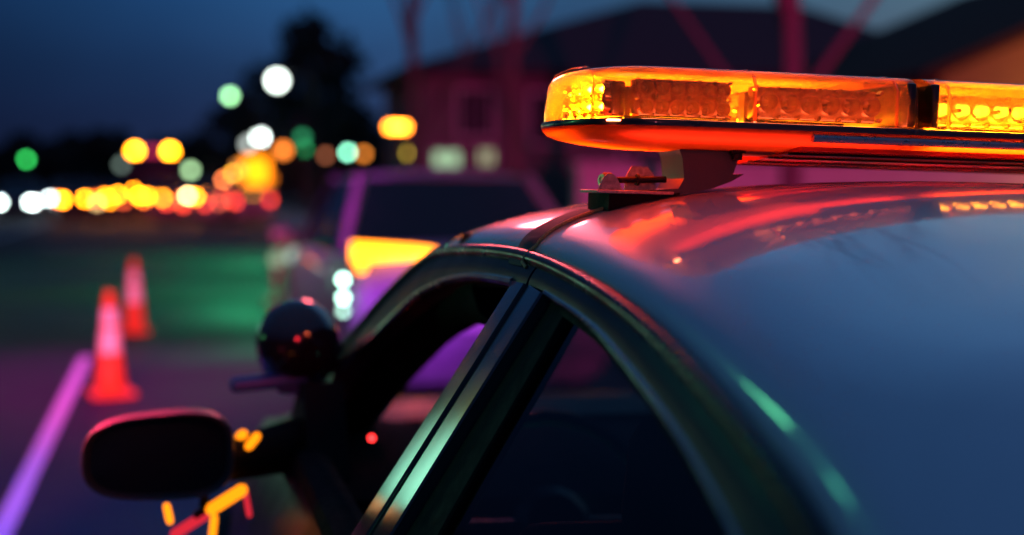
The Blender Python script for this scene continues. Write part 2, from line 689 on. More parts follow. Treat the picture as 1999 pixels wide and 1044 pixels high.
DROP = 0.008
F_OUT = [(1.69, 0.93), (1.63, 1.0), (1.52, 1.108), (1.33, 1.219), (1.20, 1.268), (1.05, 1.306), (0.70, 1.330), (0.50, 1.335), (0.345, 1.334)]
F_IN = [(1.55, 0.93), (1.51, 0.985), (1.36, 1.108), (1.075, 1.229), (0.952, 1.262), (0.812, 1.286), (0.66, 1.301), (0.52, 1.307), (0.42, 1.309), (0.352, 1.309)]
R_BAND = [(0.342, 1.3095)]
FB_A = [(0.420, 1.310), (0.466, 1.201), (0.518, 1.083), (0.583, 0.94)]
FB_B = [(0.350, 1.310), (0.391, 1.203), (0.434, 1.095), (0.494, 0.94)]
RB_A = [(0.341, 1.311), (0.382, 1.206), (0.423, 1.097), (0.483, 0.94)]
RB_B = [(0.262, 1.306), (0.298, 1.211), (0.333, 1.111), (0.390, 0.94)]
R_OUT = [(0.337, 1.334), (0.114, 1.321), (-0.114, 1.298), (-0.273, 1.272), (-0.39, 1.251), (-0.543, 1.219), (-0.66, 1.178), (-0.80, 1.118), (-0.98, 1.03), (-1.08, 0.94)]
R_IN = [(0.262, 1.308), (0.092, 1.296), (-0.033, 1.281), (-0.219, 1.250), (-0.368, 1.219), (-0.47, 1.190), (-0.58, 1.140), (-0.66, 1.085), (-0.72, 1.02), (-0.75, 0.94)]
SEAL_A = [(0.260, 1.302), (0.296, 1.208), (0.331, 1.108), (0.388, 0.94)]
SEAL_B = [(0.188, 1.296), (0.203, 1.211), (0.220, 1.126), (0.250, 0.94)]

for s in (-1, 1):
    d = MB()
    strip(d, s, F_OUT, F_IN)
    strip(d, s, FB_A, FB_B, crown=0.0002, tilt=0.0035)
    fd = d.make('front_door', [FRAMEP, SATIN], CAR)
    d = MB()
    strip(d, s, R_OUT, R_BAND + R_IN)
    strip(d, s, RB_A, RB_B, crown=0.0002, tilt=0.0035)
    rd = d.make('rear_door', [FRAMEP, SATIN], CAR)
    # material slots by region: the upright bands wear satin film
    for o in (fd, rd):
        n1 = 39 * 9 + 2
        for i, p in enumerate(o.data.polygons):
            if n1 <= i < 2 * n1:
                p.material_index = 1
    for dr, yc, ln in ((fd, 1.03, 1.0), (rd, -0.15, 1.0)):
        b = MB()
        b.box((s * 0.765, yc, 0.80), (0.07, ln, 0.30), None, 0.025)
        b.make('door_panel', CABIN, dr)
    # weather seals, trims
    b = MB()
    b.tube([on_side(s, y, z, 0.002) for y, z in [(p.x, p.y) for p in resample([Vector((*q, 0)) for q in F_IN[2:-1]], 40)]], 0.0065, 8)
    b.make('window_trim', BRIGHT, fd)
    b = MB()
    b.tube([on_side(s, y, z, 0.002) for y, z in [(p.x, p.y) for p in resample([Vector((*q, 0)) for q in R_IN], 50)]], 0.004, 8)
    b.make('window_trim', BRIGHT, rd)
    b = MB()
    strip(b, s, SEAL_A, SEAL_B, off=-0.008, crown=0.001)
    inner = [(y - 0.0, z - 0.001) for y, z in R_IN]
    strip(b, s, inner, [(y * 0.985, z - 0.012) for y, z in R_IN], off=-0.008, crown=0.001)
    b.make('window_seal', RUBBER, rd)
    # rear side glass
    top = resample([Vector((*q, 0)) for q in R_IN], 30)
    bot = [Vector((0.30 - 1.06 * k / 29, 0.94, 0)) for k in range(30)]
    rows = []
    for i in range(9):
        f = i / 8
        rows.append([on_side(s, a.x + (b_.x - a.x) * f, a.y + (b_.y - a.y) * f, -0.016) for a, b_ in zip(top, bot)])
    g = MB()
    g.loft(rows, closed=False)
    g.make('window_glass', GLASS, rd)
    if s > 0:
        top = resample([Vector((*q, 0)) for q in F_IN], 30)
        bot = [Vector((1.55 - 1.0 * k / 29, 0.94, 0)) for k in range(30)]
        rows = []
        for i in range(9):
            f = i / 8
            rows.append([on_side(s, a.x + (b_.x - a.x) * f, a.y + (b_.y - a.y) * f, -0.016) for a, b_ in zip(top, bot)])
        g = MB()
        g.loft(rows, closed=False)
        g.make('window_glass', WSHIELD, fd)
    # inner pillar
    b = MB()
    b.box((s * 0.64, 0.40, 1.12), (0.05, 0.09, 0.40), Matrix.Rotation(rad(-26 * s), 3, 'Y'), 0.02)
    b.make('centre_pillar', CABIN, CAR)
    # inner lining of the windshield pillar
    b = MB()
    b.tube([Vector((s * (rail(y)[0] - 0.055), y - 0.02, rail(y)[1] - 0.055)) for y in (0.75, 0.95, 1.08, 1.2, 1.35, 1.5, 1.6, 1.66)], 0.062, 10)
    b.make('pillar_lining', CABIN, CAR)
    # roof gutter
    ys = [-1.15 + 2.82 * k / 80 for k in range(81)]
    b = MB()
    b.tube([Vector((s * (rail(y)[0] + 0.004), y, rail(y)[1] - 0.001)) for y in ys], 0.0095, 10)
    b.make('roof_gutter', GUTTER, CAR)


# lower body
def body():
    def sect(y, hw, zc, zs, full):
        deck = [(0, zc), (0.35 * hw, zc - 0.003), (0.65 * hw, zc - 0.012), (0.85 * hw, zc - 0.03), (0.95 * hw, zc - 0.06)] if full else []
        side = [(hw - 0.01, zs), (hw + 0.05, zs - 0.10), (hw + 0.085, zs - 0.26), (hw + 0.08, 0.45), (hw + 0.06, 0.28), (hw - 0.02, 0.2)]
        return [Vector((a, y, b)) for a, b in deck + side]
    front = [(1.66, 0.80, 0.945, 0.92), (1.8, 0.80, 0.96, 0.90), (2.1, 0.80, 0.93, 0.87), (2.4, 0.78, 0.88, 0.82), (2.62, 0.72, 0.82, 0.76), (2.78, 0.60, 0.70, 0.66)]
    rear = [(-1.14, 0.79, 1.03, 0.93), (-1.4, 0.79, 1.05, 0.94), (-1.8, 0.78, 1.05, 0.94), (-2.05, 0.75, 1.02, 0.90), (-2.18, 0.70, 0.94, 0.82)]
    mb = MB()
    for st in (front, rear):
        rows = []
        for y, hw, zc, zs in st:
            h = sect(y, hw, zc, zs, True)
            rows.append([Vector((-p.x, p.y, p.z)) for p in h[::-1]] + h[1:])
        mb.loft(rows, closed=False)
        mb.add(rows[-1], [tuple(range(len(rows[-1])))])
    for s in (-1, 1):
        rows = [[Vector((s * p.x, p.y, p.z)) for p in sect(y, 0.795, 1, 0.945, False)] for y in (-1.14, -0.6, 0, 0.6, 1.2, 1.66)]
        mb.loft(rows, closed=False)
    mb.make('body', BODYP, CAR)
    fl = MB()
    fl.box((0, 0.3, 0.24), (1.62, 2.9, 0.05))
    fl.make('floor_pan', CABIN, CAR)


body()


def seat(name, x, y, wid, back_h, tilt, parent):
    b = MB()
    b.box((x, y + 0.25, 0.48), (wid, 0.5, 0.16), bev=0.05)
    b.box((x, y - 0.06, 0.48 + back_h / 2), (wid, 0.13, back_h), Matrix.Rotation(rad(tilt), 3, 'X'), 0.05)
    o = b.make(name, CABIN, parent)
    k = max(1, round(wid / 0.5))
    for i in range(k):
        hb = MB()
        hx = x + (i - (k - 1) / 2) * 0.55
        hb.box((hx, y - 0.16, 0.48 + back_h + 0.05), (0.25, 0.09, 0.17), Matrix.Rotation(rad(tilt), 3, 'X'), 0.04)
        for q in (-0.05, 0.05):
            hb.tube([(hx + q, y - 0.14, 0.48 + back_h - 0.08), (hx + q, y - 0.16, 0.48 + back_h + 0.03)], 0.007, 6)
        hb.make('headrest', CABIN, o)
    return o


seat('front_seat', -0.38, 0.40, 0.5, 0.56, 14, CAR)
seat('front_seat', 0.38, 0.40, 0.5, 0.56, 14, CAR)
seat('rear_seat', 0.0, -0.55, 1.2, 0.5, 18, CAR)
b = MB()
b.loft([[(x, 1.70, 0.93), (x, 1.25, 0.93 - 0.02 * abs(x)), (x, 1.14, 0.88), (x, 1.12, 0.72), (x, 1.2, 0.5), (x, 1.7, 0.5)] for x in (-0.75, -0.4, -0.2, 0.2, 0.75)])
b.make('dashboard', CABIN, CAR)
b = MB()
wc, wn = Vector((-0.38, 1.0, 0.86)), Vector((0, -0.9, 0.42)).normalized()
q = Vector((0, 0, 1)).rotation_difference(wn)
b.tube([q @ Vector((0.19 * math.cos(2 * math.pi * k / 28), 0.19 * math.sin(2 * math.pi * k / 28), 0)) + wc for k in range(29)], 0.014, 8)
b.revolve([(0.06, -0.03), (0.07, 0), (0.05, 0.02)], wc, wn, 14)
for a in (0, 180, 270):
    b.tube([wc, q @ Vector((0.185 * math.cos(rad(a)), 0.185 * math.sin(rad(a)), 0)) + wc], 0.014, 6)
b.tube([wc, wc - wn * 0.25], 0.03, 8)
b.make('steering_wheel', PLASTIC, CAR)
for s in (-1, 1):
    b = MB()
    b.box((s * 0.36, 0.93, 1.315), (0.44, 0.17, 0.022), Matrix.Rotation(rad(-24), 3, 'X'), 0.009)
    b.make('sun_visor', CABIN, CAR)
b = MB()
b.box((0, 1.02, 1.295), (0.22, 0.03, 0.065), bev=0.012)
b.tube([(0, 1.03, 1.3), (0, 1.08, 1.36)], 0.008, 6)
b.make('inside_mirror', PLASTIC, CAR)

for nm, c, m in (('cabin_glow_dot', (-0.654, 1.275, 0.965), glow('indicator_red', (1.0, 0.03, 0.03), 6.0)), ('cabin_glow_dot', (-0.314, 1.118, 0.867), glow('teal_glint_glow', (0.08, 1.0, 0.70), 14.0))):  # teal dot is added, stands for a glint reflected in the rear glass
    b = MB()
    b.revolve([(0.006, 0.0), (0.006, 0.004), (0.004, 0.008), (0.0005, 0.009)], c, (0, -1, 0.1), 12)
    b.make(nm, m, CAR)
# wheels
TYRE = mat('tyre_rubber', (0.012, 0.012, 0.012), 0.8)
RIM = mat('wheel_rim', (0.35, 0.35, 0.36), 0.35, metal=0.9)


def wheel(x, y, s, r=0.335, wd=0.21, parent=None):
    b = MB()
    b.revolve([(r * 0.62, -wd / 2), (r * 0.94, -wd / 2), (r, -wd / 2 + 0.03), (r, wd / 2 - 0.03), (r * 0.94, wd / 2), (r * 0.62, wd / 2)], (x, y, r), (s, 0, 0), 28)
    o = b.make('wheel', TYRE, parent)
    b = MB()
    b.revolve([(r * 0.62, wd * 0.3), (r * 0.60, wd * 0.51), (r * 0.5, wd * 0.40), (r * 0.15, wd * 0.42), (r * 0.12, wd * 0.50), (0.005, wd * 0.50)], (x, y, r), (s, 0, 0), 24)
    for k in range(6):
        a = 2 * math.pi * k / 6
        b.box((x + s * wd * 0.42, y + r * 0.35 * math.cos(a), r + r * 0.35 * math.sin(a)), (0.03, r * 0.5, 0.05), Matrix.Rotation(a, 3, 'X'), 0.01)
    b.make('rim', RIM, o)
    return o


for s in (-1, 1):
    for y in (-1.35, 2.05):
        wheel(s * 0.80, y, s, parent=CAR)


# door mirrors
def mirror(s):
    c = Vector((s * 1.032, 1.12, 0.970))

    def outline(k, n=40):
        a = 2 * math.pi * k / n
        ca, sa = math.cos(a), math.sin(a)
        e = 3.2
        x = math.copysign(abs(ca) ** (2 / e), ca) * 0.124
        z = math.copysign(abs(sa) ** (2 / e), sa) * 0.080
        # outer end a little lower and rounder, top edge slopes to the outside
        f = (x + 0.124) / 0.248
        z *= 0.86 + 0.14 * f if z > 0 else 0.95
        z -= 0.012 * (1 - f) if z > 0 else 0
        return x, z
    rings = []
    for sx, sz, dy in ((0.90, 0.88, 0.006), (0.93, 0.91, -0.012), (0.985, 0.98, -0.014), (1.0, 1.0, -0.004), (1.0, 1.0, 0.02), (0.97, 0.97, 0.055), (0.86, 0.88, 0.085), (0.6, 0.66, 0.105), (0.2, 0.2, 0.115)):
        rings.append([c + Vector((-s * outline(k)[0] * sx, dy, outline(k)[1] * sz)) for k in range(40)])
    b = MB()
    b.loft(rings)
    o = b.make('door_mirror', MIRH, CAR)
    b = MB()
    b.loft([[c + Vector((-s * outline(k)[0] * 0.905 * f, 0.004 - 0.003 * (1 - f), outline(k)[1] * 0.885 * f)) for k in range(40)] for f in (1, 0.6, 0.02)])
    b.make('mirror_glass', MIRG, o)
    b = MB()
    b.loft([[Vector((s * (0.93 - 0.12 * t), 1.17 + 0.14 * t + 0.035 * math.cos(a) * (1 + t), 0.945 - 0.0 * t + 0.034 * math.sin(a) * (1 + 0.4 * t))) for a in [2 * math.pi * k / 16 for k in range(16)]] for t in (0, 0.3, 0.6, 1.0, 1.25)])
    b.prism([(1.20, 0.90), (1.66, 0.90), (1.57, 0.97), (1.42, 1.05), (1.33, 1.06)], 0, s * 0.775, s * 0.70)
    b.make('mirror_arm', RUBBER, o)
    # added glowing capsules, amber and red, under and beside the mirror
    for nm, m, pts, r in (
            ('amber_glow', MAMBER, [(1.018, 1.15, 0.876), (1.012, 1.15, 0.850)], 0.0065),
            ('amber_glow', MAMBER, [(0.892, 1.16, 0.899), (0.944, 1.16, 0.866)], 0.0105),
            ('amber_glow', MAMBER, [(0.938, 1.17, 0.850), (0.941, 1.17, 0.815)], 0.0065),
            ('amber_glow', MAMBER, [(0.882, 1.17, 0.972), (0.868, 1.17, 0.990)], 0.0075),
            ('amber_glow', MAMBER, [(0.896, 1.20, 0.984), (0.889, 1.20, 0.989)], 0.0085),
            ('red_glow', MRED, [(0.952, 1.18, 0.853), (1.004, 1.18, 0.820)], 0.009),
            ('red_glow', MRED, [(0.886, 1.18, 0.893), (0.878, 1.18, 0.850)], 0.005)):
        b = MB()
        ps = [Vector((s * p[0], p[1], p[2])) for p in pts]
        d = (ps[1] - ps[0]).normalized()
        b.tube([ps[0] - d * r * 0.8, ps[0] - d * r * 0.3, ps[0], ps[1], ps[1] + d * r * 0.3, ps[1] + d * r * 0.8], [r * 0.45, r * 0.85, r, r, r * 0.85, r * 0.45], 10)
        b.make(nm, m, o)
    b = MB()
    b.box((s * 0.93, 1.175, 0.878), (0.10, 0.02, 0.012), Matrix.Rotation(rad(32 * s), 3, 'Y'), 0.004)
    b.box((s * 0.955, 1.185, 0.90), (0.016, 0.02, 0.10), None, 0.005)
    b.make('added_capsule_bracket', RUBBER, o)


MAMBER = glow('mirror_glow_amber', (1.0, 0.24, 0.004), 2.1)
MRED = glow('mirror_glow_red', (1.0, 0.03, 0.06), 0.75)
MIRH = mat('mirror_housing', (0.05, 0.05, 0.055), 0.45)
MIRG = mat('mirror_glass', (0.02, 0.022, 0.03), 0.06, spec=0.5, var=0.02, scale=3)
mirror(-1)
mirror(1)


# pillar spotlights
def spotlight(s):
    c = Vector((s * 0.775, 1.46, 1.125))
    ax = Vector((-0.12 * s * -1, -0.93, 0.32)).normalized()
    b = MB()
    prof = [(0.079, -0.075), (0.083, -0.07), (0.083, -0.045), (0.080, -0.04)]
    prof += [(0.080 * math.cos(rad(a)), 0.078 * math.sin(rad(a))) for a in range(-10, 90, 10)] + [(0.003, 0.078)]
    b.revolve(prof, c, ax, 32)
    o = b.make('spotlight', SPOTM, CAR)
    b = MB()
    b.revolve([(0.081, -0.078), (0.074, -0.082), (0.05, -0.088), (0.004, -0.091)], c, ax, 28)
    b.make('spotlight_lens', OPTICG, o)
    b = MB()
    b.tube([c + ax * 0.0 + Vector((0, 0.0, -0.06)), c + Vector((s * -0.02, 0.02, -0.10)), c + Vector((-s * 0.09, 0.05, -0.115)), Vector((s * 0.66, 1.52, 1.03))], [0.02, 0.018, 0.016, 0.016], 10)
    b.box(c + Vector((s * 0.055, -0.01, -0.078)), (0.15, 0.06, 0.026), Matrix.Rotation(rad(6 * s), 3, 'Y'), 0.011)
    b.box(c + Vector((s * 0.01, 0.0, -0.088)), (0.06, 0.05, 0.03), None, 0.01)
    b.make('spotlight_bracket', SKYREFL, o)


SPOTM = mat('spotlight_shell', (0.010, 0.010, 0.013), 0.12, coat=0.8)
OPTICG = mat('spotlight_lens', (0.2, 0.2, 0.22), 0.1, coat=1)
SKYREFL = mat('spotlight_bracket', (0.04, 0.16, 0.45), 0.4)  # sky reflection on the bracket put into its blue base colour
spotlight(-1)
spotlight(1)


# ---------------------------------------------------------------- light bar
YB0, YB1 = 0.27, 0.57
YM = (YB0 + YB1) / 2
WE = 0.562
Z0 = 1.512


def bar_outline(scale_y=1.0, inset=0.0, w0=-WE, w1=WE, n=18):
    """plan outline, rounded ends where the section reaches the end of the bar"""
    hy = (YB1 - YB0) / 2 * scale_y - inset
    endl = 0.125
    pts = []
    e = 2.5

    def end(s, lim):
        r = []
        for k in range(n + 1):
            a = -90 + 180 * k / n
            ca, sa = math.cos(rad(a)), math.sin(rad(a))
            x = abs(ca) ** (2 / e) * (endl - inset)
            y = math.copysign(abs(sa) ** (2 / e), sa) * hy
            r.append((s * (WE - endl + x), YM + s * y * 1))
        return r
    right = end(1, w1) if w1 > WE - 1e-6 else [(w1, YM - hy), (w1, YM + hy)]
    left = end(-1, w0) if w0 < -WE + 1e-6 else [(w0, YM + hy), (w0, YM - hy)]
    return right + left


def bar():
    BAR = MB()
    # dark gasket rim that carries the lenses
    outer = [(x, y) for x, y in bar_outline(1, 0.0)]
    rings = []
    for ins, z in ((0.012, 1.5045), (0.001, 1.5045), (0.0, 1.506), (0.0, 1.5105), (0.001, 1.5118), (0.012, 1.5118), (0.012, 1.5045)):
        rings.append([(x, y, z) for x, y in bar_outline(1, ins)])
    BAR.loft(rings, True, False)
    B = BAR.make('light_bar', TRAY, CAR)
    B['label'] = 'amber light bar with lit end lens and clear reflector modules'
    # amber lower lens, glowing from inside
    b = MB()
    rings = []
    for ins, z in ((0.001, 1.5048), (0.002, 1.5015), (0.007, 1.4965), (0.020, 1.4915), (0.045, 1.4865), (0.085, 1.4820), (0.135, 1.4795)):
        rings.append([(x, y, z) for x, y in bar_outline(1, ins)])
    b.loft(rings)
    b.f.pop(-2)
    b.mi.pop()
    b.make('lower_lens', LOWER, B)
    # channel in translucent red, standing for light reflected in aluminium, with rubber-filled grooves
    b = MB()
    y0, y1 = YB0 + 0.03, YB1 - 0.015
    prof = [(y0, 1.4870), (y0 + 0.004, 1.482), (y0 + 0.10, 1.4755), (y1 - 0.03, 1.4675), (y1 - 0.004, 1.469), (y1, 1.473), (y1, 1.4870)]
    b.loft([[(x, p[0], p[1]) for p in prof] for x in (-0.275, 0.275)], True, True)
    b.make('lower_channel', CHANNEL, B, sharp=20)
    for g, dz in ((0.035, 0.0), (0.095, 0.0), (0.16, 0.0), (0.21, 0.0)):
        zz = 1.4815 - 0.0600 * g + 0.0003
        b = MB()
        b.box((0, y0 + g, zz), (0.55, 0.016, 0.0040), None, 0.0008)
        b.make('channel_groove', RUBBER, B)
    b = MB()
    b.tube([(-0.275, YB0 + 0.004, 1.4965), (0.275, YB0 + 0.004, 1.4965)], 0.0052, 10)
    b.make('edge_rail', ALU, B)
    # narrow board the modules stand on
    b = MB()
    b.box((0, YB0 + 0.070, 1.5125), (0.96, 0.08, 0.0022))
    b.make('circuit_board', INNER, B)
    # hidden glowing panels, added to brighten the lens and lower lens from inside
    for a, c, front in ((-0.525, -0.155, GLOWLO), (-0.108, 0.108, GLOWMID), (0.155, 0.525, GLOWLO)):
        b = MB()
        b.box(((a + c) / 2, YB0 + 0.195, 1.5085), (c - a, 0.12, 0.003), None, 0.001)
        b.make('fill_panel', GLOWHI, B)
        b = MB()
        b.box(((a + c) / 2, YB0 + 0.025, 1.5095), (c - a, 0.014, 0.002), None, 0.0008)
        b.make('fill_strip', front, B)
    # lenses
    for a, c in ((-WE, -0.137), (-0.118, 0.118), (0.137, WE)):
        b = MB()
        rings = []
        for ins, z in ((0.003, Z0 + 0.001), (0.004, Z0 + 0.02), (0.007, Z0 + 0.045), (0.012, Z0 + 0.054), (0.020, Z0 + 0.0600), (0.034, Z0 + 0.0635), (0.07, Z0 + 0.0655), (0.13, Z0 + 0.066)):
            rings.append([(x, y, z) for x, y in bar_outline(1, ins, a, c)])
        b.loft(rings)
        b.f.pop(-2)
        b.mi.pop()
        nside = len(rings[0])
        b.mi = [1 if 3 * nside <= i else 0 for i in range(len(b.f))]
        b.make('lens_dome', [DOME, DOMETOP], B)
        # ribs moulded into the lens
        ribs = {-WE: (-0.536, -0.349, -0.165), -0.118: (-0.095, 0.095), 0.137: (0.165, 0.349, 0.536)}[a]
        for r in ribs:
            b = MB()
            hy = (YB1 - YB0) / 2
            if abs(r) > 0.5:
                hy *= 0.72
            path = [(r, YM - hy + 0.005, Z0 + 0.001), (r, YM - hy + 0.006, Z0 + 0.044), (r, YM - hy + 0.013, Z0 + 0.0545), (r, YM - hy + 0.036, Z0 + 0.0630), (r, YM, Z0 + 0.0660), (r, YM + hy - 0.036, Z0 + 0.0630), (r, YM + hy - 0.006, Z0 + 0.044)]
            b.tube(path, 0.0022 if abs(r) < 0.5 else 0.0009, 8)
            b.make('lens_rib', RIBM, B)
    # dividers between the lens sections
    for s in (-1, 1):
        b = MB()
        for wv, th in ((0.144, 0.011), (0.112, 0.010)):
            b.box((s * wv, YM, Z0 + 0.029), (th, YB1 - YB0 - 0.012, 0.054), None, 0.003)
        b.make('divider', PLASTIC, B)

    # reflector modules
    def module(w0, w1, z0, z1, nx, nz, y, face, lit, name='led_module'):
        """face: direction angle in plan; modules are boxes with bowls and lenses"""
        cx, cz = (w0 + w1) / 2, (z0 + z1) / 2
        W_, H_ = w1 - w0, z1 - z0
        M = Matrix.Rotation(rad(face), 3, 'Z')
        c = Vector((cx, y, cz))
        b = MB()
        tmp = MB()
        tmp.cur = 0
        tmp.box((0, 0.012, 0), (W_, 0.022, H_), None, 0.003)
        px, pz = W_ / nx, H_ / nz
        rr = min(px, pz) * 0.47
        for i in range(nx):
            for k in range(nz):
                o = Vector((-W_ / 2 + px * (i + 0.5), 0, -H_ / 2 + pz * (k + 0.5)))
                tmp.cur = 1
                tmp.revolve([(rr * 0.30, 0.000), (rr * 0.35, 0.0005), (rr * 0.62, 0.003), (rr * 0.85, 0.008), (rr * 0.95, 0.012), (rr, 0.012), (rr * 0.99, 0.0)], o, (0, -1, 0), 14)
                tmp.cur = 2
                tmp.revolve([(rr * 0.34, 0.002)] + [(rr * 0.34 * math.cos(rad(a)), 0.002 + rr * 0.5 * math.sin(rad(a))) for a in (20, 45, 70)] + [(0.0004, 0.002 + rr * 0.5)], o, (0, -1, 0), 10)
                tmp.cur = 1
                # little moulded prisms between the bowls
                for q in (-0.5, 0.5):
                    tmp.box(o + Vector((px * q, -0.006, pz * 0.42)), (px * 0.14, 0.010, pz * 0.14), Matrix.Rotation(rad(45), 3, 'Y'))
                    tmp.box(o + Vector((px * q, -0.006, -pz * 0.42)), (px * 0.12, 0.010, pz * 0.12), Matrix.Rotation(rad(20), 3, 'Y'))
        tmp.cur = 3
        for k in range(max(2, nx // 2)):
            tmp.revolve([(0.0028, 0.0), (0.0028, 0.013), (0.0005, 0.014)], Vector((-W_ / 2 + W_ * (k + 0.7) / max(2, nx // 2), 0, 0)), (0, -1, 0), 8)
        b.v = [tuple(M @ Vector(v) + c) for v in tmp.v]
        b.f, b.mi = tmp.f, tmp.mi
        return b.make(name, [MODB, CHROME, LEDREAR if lit == 2 else LEDFRONT if lit == 3 else (LEDON if lit else LEDOFF), PLASTIC], B)

    for s in (-1, 1):
        module(*sorted((s * 0.488, s * 0.372)), 1.5165, 1.5605, 6, 2, 0.305, 0, False)
        module(*sorted((s * 0.338, s * 0.176)), 1.5185, 1.5580, 6, 1, 0.305, 0, False)
        # lit end bank faces the outer end
        module(s * 0.505 - 0.05, s * 0.505 + 0.05, 1.5165, 1.5605, 4, 2, 0.44, 78 * s, True, 'end_led_module')
        module(s * 0.520 - 0.022, s * 0.520 + 0.022, 1.5165, 1.5585, 2, 2, 0.345, 66 * s, True, 'end_led_module')
    module(-0.108, 0.108, 1.5185, 1.5580, 8, 1, 0.305, 0, 2)
    # front banks, all lit, facing the road ahead
    for a, c in ((-0.47, -0.33), (-0.31, -0.17), (-0.10, 0.10), (0.17, 0.31), (0.33, 0.47)):
        module(a, c, 1.5165, 1.5590, 5, 2, 0.425, 180, 3, 'front_led_module')
        # each lit bank throws its beam over the front of the roof
        p0, p1 = CAR_M @ Vector(((a + c) / 2, YB1 + 0.008, 1.512)), CAR_M @ Vector(((a + c) / 2 * 1.05, YB1 + 0.34, 1.40))
        spot('light_bar_beam', p0, p1, 9.0, (1.0, 0.17, 0.07), 150, 1.0, 0.03)
    return B


DOMETOP = clear('amber_dome_top', (0.98, 0.72, 0.46), translucent=0.62, tcol=(1.0, 0.40, 0.06), ior=1.22)
LOWER = clear('lower_lens', (0.75, 0.20, 0.08), translucent=1.0, tcol=(0.30, 0.036, 0.018), ior=None)
CHANNEL = clear('lower_channel', (0.5, 0.1, 0.05), translucent=1.0, tcol=(0.60, 0.10, 0.05), ior=1.12, rough=0.15)
RIBM = clear('lens_rib', (1.0, 0.62, 0.30), translucent=0.35, tcol=(1.0, 0.45, 0.08), ior=1.5)
GLOWHI = glow('fill_panel_glow', (1.0, 0.32, 0.004), 55.0)
GLOWLO = glow('fill_strip_low', (1.0, 0.15, 0.06), 38.0)
GLOWMID = glow('fill_strip_mid', (1.0, 0.36, 0.01), 260.0)
MODB = mat('module_body', (0.10, 0.10, 0.11), 0.25, metal=0.7)
LEDON = glow('led_on', (1.0, 0.33, 0.0010), 2200.0)
LEDFRONT = glow('led_on_front', (1.0, 0.28, 0.0008), 2500.0)
LEDREAR = glow('led_on_rear', (1.0, 0.40, 0.02), 9.0)
LEDOFF = mat('led_off', (0.35, 0.28, 0.10), 0.08, coat=1.0)
BARO = bar()


